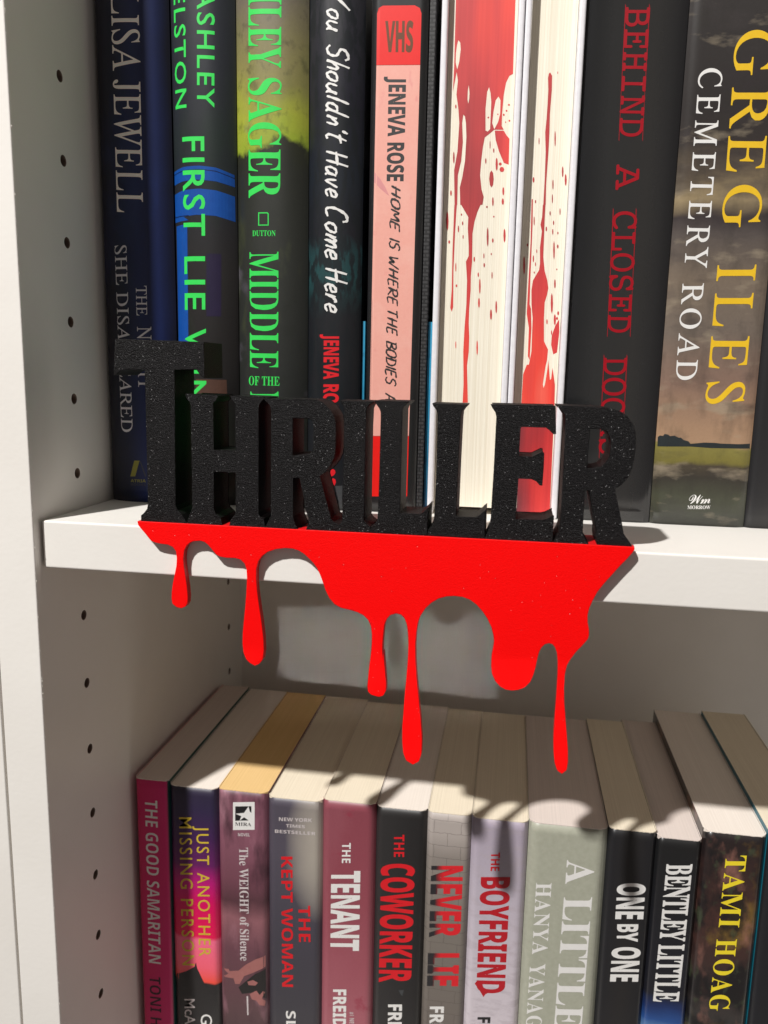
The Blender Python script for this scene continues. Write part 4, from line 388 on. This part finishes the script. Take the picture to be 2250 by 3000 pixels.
# ------------------------------------------------------------------ books
def make_book(key, kind, label, cover_mat, page_mat, xl, xr, Y, zb, zt, depth, D=2.5, group=None, page_drop=.25, edge_side=None):
    org = ((xl+xr)/2, Y, zb)
    t = thing('book', label, 'book', org, group)
    w_ = xr-xl
    if kind == 'hc': f = lambda u: D*abs(2*u-1)**2.6-D*.22
    elif kind == 'pb': f = lambda u: D*max(0, (abs(2*u-1)-.74)/.26)**2-.1
    surf = {'curv': 0}
    if kind in ('hc', 'pb'):
        surf = {'f': lambda x: Y+f(min(1, max(0, (x-xl)/w_))), 'curv': 1 if kind == 'hc' else .9}
        n = 30; th = .45 if kind == 'pb' else 1.6
        bm = bmesh.new(); uvl = bm.loops.layers.uv.verify()
        outer = [(xr, Y+depth)]+[(xr-w_*i/n, Y+f(1-i/n)) for i in range(n+1)]+[(xl, Y+depth)]
        inner = [(xr-th, Y+depth)]+[(max(xl+th, min(xr-th, xr-w_*i/n)), Y+f(1-i/n)+th*.8) for i in range(n+1)]+[(xl+th, Y+depth)]
        nz = 40; rings_o, rings_i = [], []
        for k in range(nz+1):
            z = zb+(zt-zb)*k/nz
            rings_o.append([bm.verts.new((x*MM, y*MM, z*MM)) for x, y in outer])
            if k in (0, nz): rings_i.append([bm.verts.new((x*MM, y*MM, z*MM)) for x, y in inner])
        L_ = len(outer)
        for k in range(nz):
            for i in range(L_-1): bm.faces.new((rings_o[k][i+1], rings_o[k][i], rings_o[k+1][i], rings_o[k+1][i+1])).smooth = 2 < i < L_-3
        for i in range(L_-1):
            bm.faces.new((rings_i[0][i], rings_i[0][i+1], rings_i[1][i+1], rings_i[1][i]))
            fc = bm.faces.new((rings_o[-1][i], rings_o[-1][i+1], rings_i[1][i+1], rings_i[1][i]))
            fc.material_index = 1 if kind == 'pb' else 0
            bm.faces.new((rings_o[0][i+1], rings_o[0][i], rings_i[0][i], rings_i[0][i+1]))
        for i in (0, L_-1):
            for k in range(nz): pass
            bm.faces.new([rings_o[k][i] for k in range(nz+1)]+[rings_i[1][i], rings_i[0][i]])
        bmesh.ops.recalc_face_normals(bm, faces=bm.faces)
        for fc in bm.faces:
            for lp in fc.loops: lp[uvl].uv = ((lp.vert.co.x/MM-xl)/w_, lp.vert.co.z/MM/100)
        link('cover', local(mesh_from(bm, 'cover'), org), t, [cover_mat, page_mat])
        # page block follows the spine curve
        bm = bmesh.new(); top = zt-(page_drop if kind == 'pb' else 3.2); b2 = zb+(.1 if kind == 'pb' else 3.2)
        pin = [(xr-th-.05, Y+depth-(.2 if kind == 'pb' else 3))]+[(max(xl+th+.05, min(xr-th-.05, xr-w_*i/n)), Y+f(1-i/n)+th*.8+.08) for i in range(0, n+1, 1)]+[(xl+th+.05, Y+depth-(.2 if kind == 'pb' else 3))]
        lo_ = [bm.verts.new((x*MM, y*MM, b2*MM)) for x, y in pin]; hi = [bm.verts.new((x*MM, y*MM, top*MM)) for x, y in pin]
        for i in range(len(pin)): j = (i+1) % len(pin); bm.faces.new((lo_[i], lo_[j], hi[j], hi[i]))
        bm.faces.new(hi); bm.faces.new(lo_); bmesh.ops.remove_doubles(bm, verts=bm.verts, dist=1e-6); bmesh.ops.recalc_face_normals(bm, faces=bm.faces)
        link('page_block', local(mesh_from(bm, 'page_block'), org), t, [page_mat])
        if kind == 'pb':      # worn paper showing along the top edge of the spine and at its corners
            rr = random.Random(hash(key) % 1000 if False else sum(map(ord, key)))
            bm = bmesh.new(); prev = None; n2 = 60
            for i in range(n2+1):
                u = .01+.98*i/n2; x = xl+w_*u; y = Y+f(u)-.03
                wear = .22+.25*rr.random()+(1.3*max(0, (.08-u)/.08)**.7+1.2*max(0, (u-.94)/.06)**.7)*rr.uniform(.6, 1)*WEAR.get(key, .25)
                a_ = bm.verts.new((x*MM, y*MM, (zt+.05)*MM)); b_ = bm.verts.new((x*MM, y*MM, (zt-wear)*MM))
                if prev: bm.faces.new((prev[0], prev[1], b_, a_))
                prev = (a_, b_)
            link('worn_edge', local(mesh_from(bm, 'worn_edge'), org), t, [page_mat])
    else:   # fore-edge outwards
        th = 2.6; rc = RC[key]
        bm = bmesh.new()
        for (a_, b_) in ((xl, xl+th), (xr-th, xr)):
            vs = box(bm, a_, b_, Y, Y+depth, zb, zt)
        box(bm, xl+th, xr-th, Y+depth-3, Y+depth, zb, zt)
        o = link('cover', local(mesh_from(bm, 'cover'), org), t, [cover_mat]); bevel_obj(o, .9, 3)
        bm = bmesh.new(); gx = .5
        box(bm, xl+th+.15, xr-th-.15, Y+rc, Y+depth-3.2, zb+3.2, zt-3.2)
        link('page_block', local(mesh_from(bm, 'page_block'), org), t, [page_mat])
        surf = {'f': lambda x: Y+rc, 'curv': 0}
    for (bk_, name, body, style, p0, p1, cp, mat) in TEXT:
        if bk_ != key: continue
        bm = text_bm(body, style); place(bm, p0, p1, cp, capheight(style), surf, 1.5, (xl, xr)); finish(bm, name, t, mat, org)
    for (bk_, name, mat, layer, pts) in SHAPES:
        if bk_ != key: continue
        if kind == 'fe': pts = [[min(max(x, xl+th+.2), xr-th-.2), z] for x, z in pts]
        else: pts = [[min(max(x, xl+.3), xr-.3), z] for x, z in pts]
        c = bpy.data.curves.new('s', 'CURVE'); c.dimensions = '2D'; c.fill_mode = 'BOTH'
        s = c.splines.new('POLY'); s.points.add(len(pts)-1); s.use_cyclic_u = True
        for k, (x, z) in enumerate(pts): s.points[k].co = (x*MM, z*MM, 0, 1)
        o = bpy.data.objects.new('s', c); C.objects.link(o); me = bpy.data.meshes.new_from_object(o); bpy.data.objects.remove(o); bpy.data.curves.remove(c)
        bm = bmesh.new(); bm.from_mesh(me); bpy.data.meshes.remove(me)
        for v in bm.verts: v.co = Vector((v.co.x, 0, v.co.y))
        drape(bm, surf, layer*.6-.2, (xl, xr)); PEND.setdefault((id(t), name, mat, len(PEND) if name == 'spine_label' else 0), (t, org, []))[2].append(bm)
    for (tid, name, mat, _q), (tt, og, bms) in list(PEND.items()):
        big = bmesh.new(); uvl = big.loops.layers.uv.verify()
        for b_ in bms:
            tmp = bpy.data.meshes.new('tmp'); b_.to_mesh(tmp); b_.free(); big.from_mesh(tmp); bpy.data.meshes.remove(tmp)
        finish(big, name, tt, mat, og)
    PEND.clear()
    return t, surf, org
PEND = {}
RC = {'w1': 4.6, 'w2': 6.6}
WEAR = {'l3': .9, 'l4': 1.6, 'l11': 1.6, 'l12': 1.4, 'l9': .5}
# cover art
along('art_navy', 'x', [(0, (16, 18, 34)), (.3, (16, 24, 56)), (.55, (16, 36, 92)), (.8, (16, 30, 74)), (1, (8, 12, 28))], .32, (18, .3), [(14, .6, (24, 56, 130), .56, .72, (1, 1, .6))], .2)
along('art_charcoal', 'z', [(0, (34, 28, 27)), (40, (30, 28, 28)), (105, (42, 40, 40)), (140, (36, 39, 45)), (210, (46, 49, 56))], .33, (0, 0), [(22, .5, (34, 56, 34), .5, .7, (1, 1, .4))], .2)
along('art_painted_woods', 'z', [(0, (38, 40, 38)), (60, (40, 42, 40)), (100, (44, 46, 42)), (143, (40, 42, 36)), (152, (42, 44, 30)), (155, (150, 168, 50)), (166, (164, 170, 60)), (182, (140, 134, 78)), (210, (112, 104, 88))], .4, (48, .32),
      [(70, .3, (98, 106, 62), .56, .70, (1, 1, .4)), (210, .4, (34, 38, 32), .55, .68, (1, 1, .8)), (30, .6, (104, 98, 110), .6, .7, (1, 1, 1))], .15)
along('art_night_trees', 'z', [(0, (30, 31, 35)), (84, (30, 31, 35)), (92, (30, 44, 47)), (101, (36, 72, 74)), (111, (34, 62, 65)), (118, (31, 31, 37)), (140, (28, 34, 42)), (170, (32, 32, 42)), (210, (44, 44, 50))], .35, (120, .12),
      [(420, .9, (26, 30, 34), .46, .54, (1, 1, .3))], .15)
along('art_black_cover', 'x', [(0, (32, 32, 34)), (1, (36, 36, 36))], .36, (0, 0), None, .15)
m = N('art_debossed').set(rgb(42, 41, 43), .5); br = m.n('ShaderNodeTexBrick'); tc = m.n('ShaderNodeTexCoord'); mpn = m.n('ShaderNodeMapping'); mpn.inputs['Rotation'].default_value = (math.radians(90), 0, 0)
m.l(tc.outputs['Object'], mpn.inputs[0]); m.l(mpn.outputs[0], br.inputs['Vector']); br.inputs['Scale'].default_value = 160; br.inputs['Mortar Size'].default_value = .05; m.bump(br.outputs['Fac'], 1, .0006)
m.l(m.mix(br.outputs['Fac'], rgb(54, 53, 54), rgb(26, 25, 26)), m.b.inputs['Base Color']); MAT['art_debossed'] = m.m
flat('jacket_white', rgb(232, 230, 234, .95), .35, mott=.2)
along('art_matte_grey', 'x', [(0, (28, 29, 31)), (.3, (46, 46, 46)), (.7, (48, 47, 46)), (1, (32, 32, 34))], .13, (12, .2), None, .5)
along('art_field', 'z', [(0, (58, 60, 52)), (12, (74, 76, 62)), (20, (60, 56, 50)), (25.5, (78, 70, 58)), (27.5, (122, 114, 58)), (33.5, (136, 128, 70)), (34.6, (172, 140, 112)), (42, (168, 136, 110)), (60, (138, 112, 98)), (80, (118, 106, 96)), (100, (124, 110, 96)), (118, (92, 84, 80)), (125, (62, 55, 56)), (132, (156, 138, 106)), (142, (116, 102, 82)), (152, (58, 52, 50)), (165, (52, 48, 47)), (210, (60, 57, 56))], .26, (40, .09, 2),
      [(28, .5, (70, 64, 64), .54, .68, (1, 1, 2.4)), (44, .6, (168, 154, 132), .56, .70, (1, 1, 2.6)), (22, .6, (58, 52, 54), .56, .68, (1, 1, 2.8)), (160, .35, (52, 50, 46), .5, .7, (1, 1, .4))], .3)
along('art_black_specks', 'x', [(0, (36, 36, 38)), (1, (52, 50, 50))], .35, (0, 0), [(160, .6, (90, 110, 120), .7, .8, (1, 1, .4))], .2)
along('art_magenta', 'x', [(0, (214, 26, 96)), (.93, (222, 30, 114)), (.96, (20, 74, 72)), (1, (16, 80, 78))], .45)
along('art_sunset', 'z', [(-290, (42, 40, 40)), (-259, (42, 40, 40)), (-258, (255, 88, 70)), (-250, (255, 105, 125)), (-233, (255, 115, 150)), (-231, (238, 20, 85)), (-213, (222, 0, 95)), (-200, (190, 20, 120)), (-190, (104, 30, 96)), (-175, (66, 32, 82)), (-160, (48, 38, 70)), (-146, (48, 42, 62))], .45, (30, .05))
along('art_mauve_cloth', 'z', [(-300, (60, 48, 50)), (-270, (96, 68, 72)), (-240, (110, 70, 80)), (-220, (150, 98, 106)), (-208, (88, 54, 62)), (-195, (120, 72, 86)), (-170, (140, 88, 104)), (-146, (130, 80, 96))], .5, (26, .35, .5), [(34, .7, (186, 134, 148), .52, .66, (1.6, 1, .5)), (52, .8, (66, 38, 48), .52, .66, (1.5, 1, .5))])
m = N('art_slate_glow').set(rough=.45); u, v = m.uv()
base_ = m.ramp(m.math('DIVIDE', m.math('ADD', v, 3.0), 1.54), [(0, rgb(58, 56, 60, K)), (.5, rgb(72, 68, 78, K)), (.8, rgb(86, 80, 92, K)), (1, rgb(84, 78, 90, K))])
dx_ = m.math('MULTIPLY', m.math('SUBTRACT', u, .95), 1.35); dz_ = m.math('MULTIPLY', m.math('ADD', v, 1.74), 2.1)
d_ = m.math('ADD', m.math('ADD', m.math('MULTIPLY', dx_, dx_), m.math('MULTIPLY', dz_, dz_)), m.math('MULTIPLY', m.noise(40, 4), .3))
m.l(m.mix(m.ramp(d_, [(.05, (.62, .62, .62, 1)), (.9, (0, 0, 0, 1))]), base_, rgb(216, 206, 188, K)), m.b.inputs['Base Color']); MAT['art_slate_glow'] = m.m
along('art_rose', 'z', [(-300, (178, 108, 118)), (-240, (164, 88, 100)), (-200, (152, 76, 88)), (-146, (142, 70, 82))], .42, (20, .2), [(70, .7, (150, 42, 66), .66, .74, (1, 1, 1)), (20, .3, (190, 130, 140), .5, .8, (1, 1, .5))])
along('art_graphite', 'x', [(0, (52, 50, 50)), (1, (36, 34, 34))], .42)
m = N('art_brickwall').set(rough=.5); u, v = m.uv()
base_ = m.ramp(m.math('ADD', m.math('DIVIDE', m.math('ADD', v, 3.0), 1.54), m.math('MULTIPLY', m.noise(18, 4), .12)), [(0, rgb(104, 95, 90, K)), (.65, rgb(128, 120, 112, K)), (.9, rgb(146, 137, 130, K)), (1, rgb(184, 174, 168, K))])
br = m.n('ShaderNodeTexBrick'); tc = m.n('ShaderNodeTexCoord'); mpn = m.n('ShaderNodeMapping'); mpn.inputs['Rotation'].default_value = (math.radians(90), 0, 0)
m.l(tc.outputs['Object'], mpn.inputs[0]); vm = m.n('ShaderNodeVectorMath', operation='ADD'); m.l(mpn.outputs[0], vm.inputs[0])
nzv = m.n('ShaderNodeTexNoise'); nzv.inputs['Scale'].default_value = 300; m.l(tc.outputs['Object'], nzv.inputs['Vector']); vs_ = m.n('ShaderNodeVectorMath', operation='SCALE'); vs_.inputs['Scale'].default_value = .0012; m.l(nzv.outputs['Color'], vs_.inputs[0]); m.l(vs_.outputs[0], vm.inputs[1])
m.l(vm.outputs[0], br.inputs['Vector']); br.inputs['Scale'].default_value = 38; br.inputs['Mortar Size'].default_value = .009; br.inputs['Mortar Smooth'].default_value = .6
m.l(m.mix(m.math('MULTIPLY', br.outputs['Fac'], .45), base_, rgb(84, 76, 72, K)), m.b.inputs['Base Color']); MAT['art_brickwall'] = m.m
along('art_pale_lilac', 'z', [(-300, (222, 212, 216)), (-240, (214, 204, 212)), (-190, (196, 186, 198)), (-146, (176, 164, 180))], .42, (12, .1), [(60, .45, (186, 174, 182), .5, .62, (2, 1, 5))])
along('art_teal_edge', 'x', [(0, (20, 110, 130)), (.004, (20, 110, 130)), (.012, (34, 34, 38)), (1, (30, 30, 34))], .38)
flat('art_sage', rgb(176, 177, 160, K), .4, mott=.1)
along('art_black_soft', 'x', [(0, (34, 34, 38)), (.5, (40, 38, 38)), (1, (30, 30, 34))], .38)
along('art_black_night', 'z', [(-300, (200, 215, 225)), (-252, (120, 160, 200)), (-243, (44, 84, 150)), (-236, (30, 50, 100)), (-230, (32, 32, 40)), (-146, (30, 30, 30))], .35, (50, .08, 2), None, .2)
along('art_dark_leaves', 'z', [(-300, (60, 60, 60)), (-236, (60, 56, 54)), (-205, (66, 46, 42)), (-185, (78, 50, 44)), (-146, (40, 32, 32))], .35, (30, .25), [(45, .8, (128, 100, 46), .54, .66, (1, 1, .8)), (80, .8, (150, 104, 92), .54, .68, (1, 1, .5)), (70, .9, (24, 23, 25), .46, .58, (1, 1, .7)), (200, .6, (70, 80, 58), .56, .66, (1, 1, .6))], .3)
along('art_blue_speckle', 'z', [(0, (36, 70, 96)), (60, (50, 150, 190)), (90, (70, 165, 205))], .3, (60, .3), [(300, .6, (20, 60, 90), .55, .7, (1, 1, .5))])
along('art_white_maroon', 'z', [(0, (16, 16, 20)), (126, (20, 22, 30)), (128, (30, 42, 66)), (147, (30, 42, 66)), (149, (226, 222, 226)), (240, (228, 224, 228))], .35, (40, .02), [(130, .8, (80, 26, 46), .62, .68, (1, 1, .5))])
flat('booklet_pages', rgb(225, 220, 210), .7)
BX = {k: ((v['a'][0]+v['b'][0])/2, (v['c'][0]+v['d'][0])/2) for k, v in BOOKS.items()}
up = ['u1', 'u2', 'u3', 'u4', 'u5', 'w1', 'w2', 'u8', 'u9', 'u10']; lw = ['l%d' % i for i in range(1, 14)]
def edges(seq, k, lim=2.6):
    i = seq.index(k); a_, b_ = BX[k]
    if i > 0:
        g = a_-BX[seq[i-1]][1]
        if g < lim: a_ = a_-g/2+.07
    if i < len(seq)-1:
        g = BX[seq[i+1]][0]-b_
        if g < lim: b_ = b_+g/2-.07
    return a_, b_
UP = {'u1': ('hc', 'navy hardcover with silver serif lettering, first book from the side panel on the upper shelf', 'art_navy', 'paper_white', 238, 152, 4.6),
      'u2': ('hc', 'charcoal hardcover with bright green plain lettering and blue columns, behind the tall letter T', 'art_charcoal', 'paper_white', 236, 152, 5.6),
      'u3': ('hc', 'painted yellow-green and dark hardcover with tall green serif lettering on the upper shelf', 'art_painted_woods', 'paper_white', 237, 152, 5.4),
      'u4': ('hc', 'dark hardcover with white handwritten title and teal trees, behind the first letter R', 'art_night_trees', 'paper_white', 230, 150, 4.6),
      'u5': ('pb', 'black book with a pink and red tape-style label down its spine', 'art_black_cover', 'paper_white', 233, 150, 1.6),
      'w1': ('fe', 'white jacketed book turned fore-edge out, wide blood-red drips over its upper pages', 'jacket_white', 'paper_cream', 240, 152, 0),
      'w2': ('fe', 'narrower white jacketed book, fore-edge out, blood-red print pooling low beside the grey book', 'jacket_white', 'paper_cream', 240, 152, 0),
      'u8': ('pb', 'smooth dark grey book with thin crimson typewriter-like lettering on its wide spine', 'art_matte_grey', 'paper_white', 240, 150, 1.4),
      'u9': ('pb', 'wide book with stormy brown field picture and large yellow and white serif lettering', 'art_field', 'paper_white', 240, 152, 1.6),
      'u10': ('pb', 'nearly black book cut by the right picture edge on the upper shelf', 'art_black_specks', 'paper_white', 235, 150, 1.6)}
for k, (kind, lab, cm, pm, H, dep, D) in UP.items():
    a_, b_ = edges(up, k)
    make_book(k, kind, lab, cm, pm, a_, b_, BOOKS[k]['Y'], .05, H, dep, D)
LO = {'l1': ('slim magenta paperback with pale italic capitals, standing against the side panel on the lower shelf', 'art_magenta', 'paper_grey', 127),
      'l2': ('purple to pink sunset paperback with yellow plain capitals in two lines', 'art_sunset', 'paper_white', 129),
      'l3': ('mauve cloth-patterned paperback with yellowed pages and a white star badge', 'art_mauve_cloth', 'paper_yellow', 127),
      'l4': ('slate paperback with a cream glow, a small banner and red capitals in two lines', 'art_slate_glow', 'paper_ivory', 129),
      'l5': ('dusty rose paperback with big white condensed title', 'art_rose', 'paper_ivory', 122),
      'l6': ('dark graphite paperback with tall bright red condensed title', 'art_graphite', 'paper_white', 126),
      'l7': ('grey brick-wall paperback whose title fades from black to red', 'art_brickwall', 'paper_ivory', 124),
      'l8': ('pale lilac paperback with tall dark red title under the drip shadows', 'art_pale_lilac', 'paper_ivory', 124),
      'l9': ('thickest sage green paperback with white serif title', 'art_sage', 'paper_grey', 123),
      'l10': ('black paperback with bold white condensed capitals, right of the sage green one', 'art_black_soft', 'paper_ivory', 123),
      'l11': ('black paperback with tightly set white serif capitals above a blue night picture', 'art_black_night', 'paper_grey', 130),
      'l12': ('dark leafy paperback with yellow serif capitals and frayed top corner', 'art_dark_leaves', 'paper_white', 137),
      'l13': ('black book with teal cover edge at the right picture edge of the lower shelf', 'art_teal_edge', 'paper_ivory', 135)}
for k, (lab, cm, pm, dep) in LO.items():
    a_, b_ = edges(lw, k)
    make_book(k, 'pb', lab, cm, pm, a_, b_, 66, ZB+.05, BOOKS[k]['top']+.3 if k != 'l11' else -147.6, dep, 2.6 if k not in ('l12', 'l9') else 3.2)
# thin booklets pushed back between the upper books
def slab(label, cat, x0, x1, y0, y1, z1, mat, pm='booklet_pages'):
    og = ((x0+x1)/2, y0, .05); t = thing('booklet', label, cat, og)
    bm = bmesh.new(); uvl = bm.loops.layers.uv.verify()
    for a_, b_ in ((x0, x0+.3), (x1-.3, x1)): box(bm, a_, b_, y0, y1, .05, z1)
    box(bm, x0+.3, x1-.3, y0, y0+.3, .05, z1)
    for f in bm.faces:
        for lp in f.loops: lp[uvl].uv = ((lp.vert.co.x/MM-x0)/(x1-x0), lp.vert.co.z/MM/100)
    link('cover', local(mesh_from(bm, 'cover'), og), t, [mat])
    bm = bmesh.new(); box(bm, x0+.35, x1-.35, y0+.35, y1-.3, .2, z1-.3); link('page_block', local(mesh_from(bm, 'page_block'), og), t, [pm])
slab('thin blue speckled booklet squeezed left of the pink-labelled book', 'booklet', 118.95, 120.2, 61, 170, 83, 'art_blue_speckle')
slab('thin white booklet with maroon spots behind the blue one, left of the pink-labelled book', 'booklet', 120.25, 121.2, 66, 190, 215, 'art_white_maroon')
slab('thin blue speckled booklet against the white jacketed book', 'booklet', 147.9, 149.5, 61, 170, 83, 'art_blue_speckle')
og = (145.9, 58, .05); t = thing('book', 'slender black book with a raised meander pattern on its spine, right of the pink-labelled book', 'book', og)
board('cover', (144.95, 147.5, 58.5, 190, .05, 236), t, ('art_debossed',), .3, og)
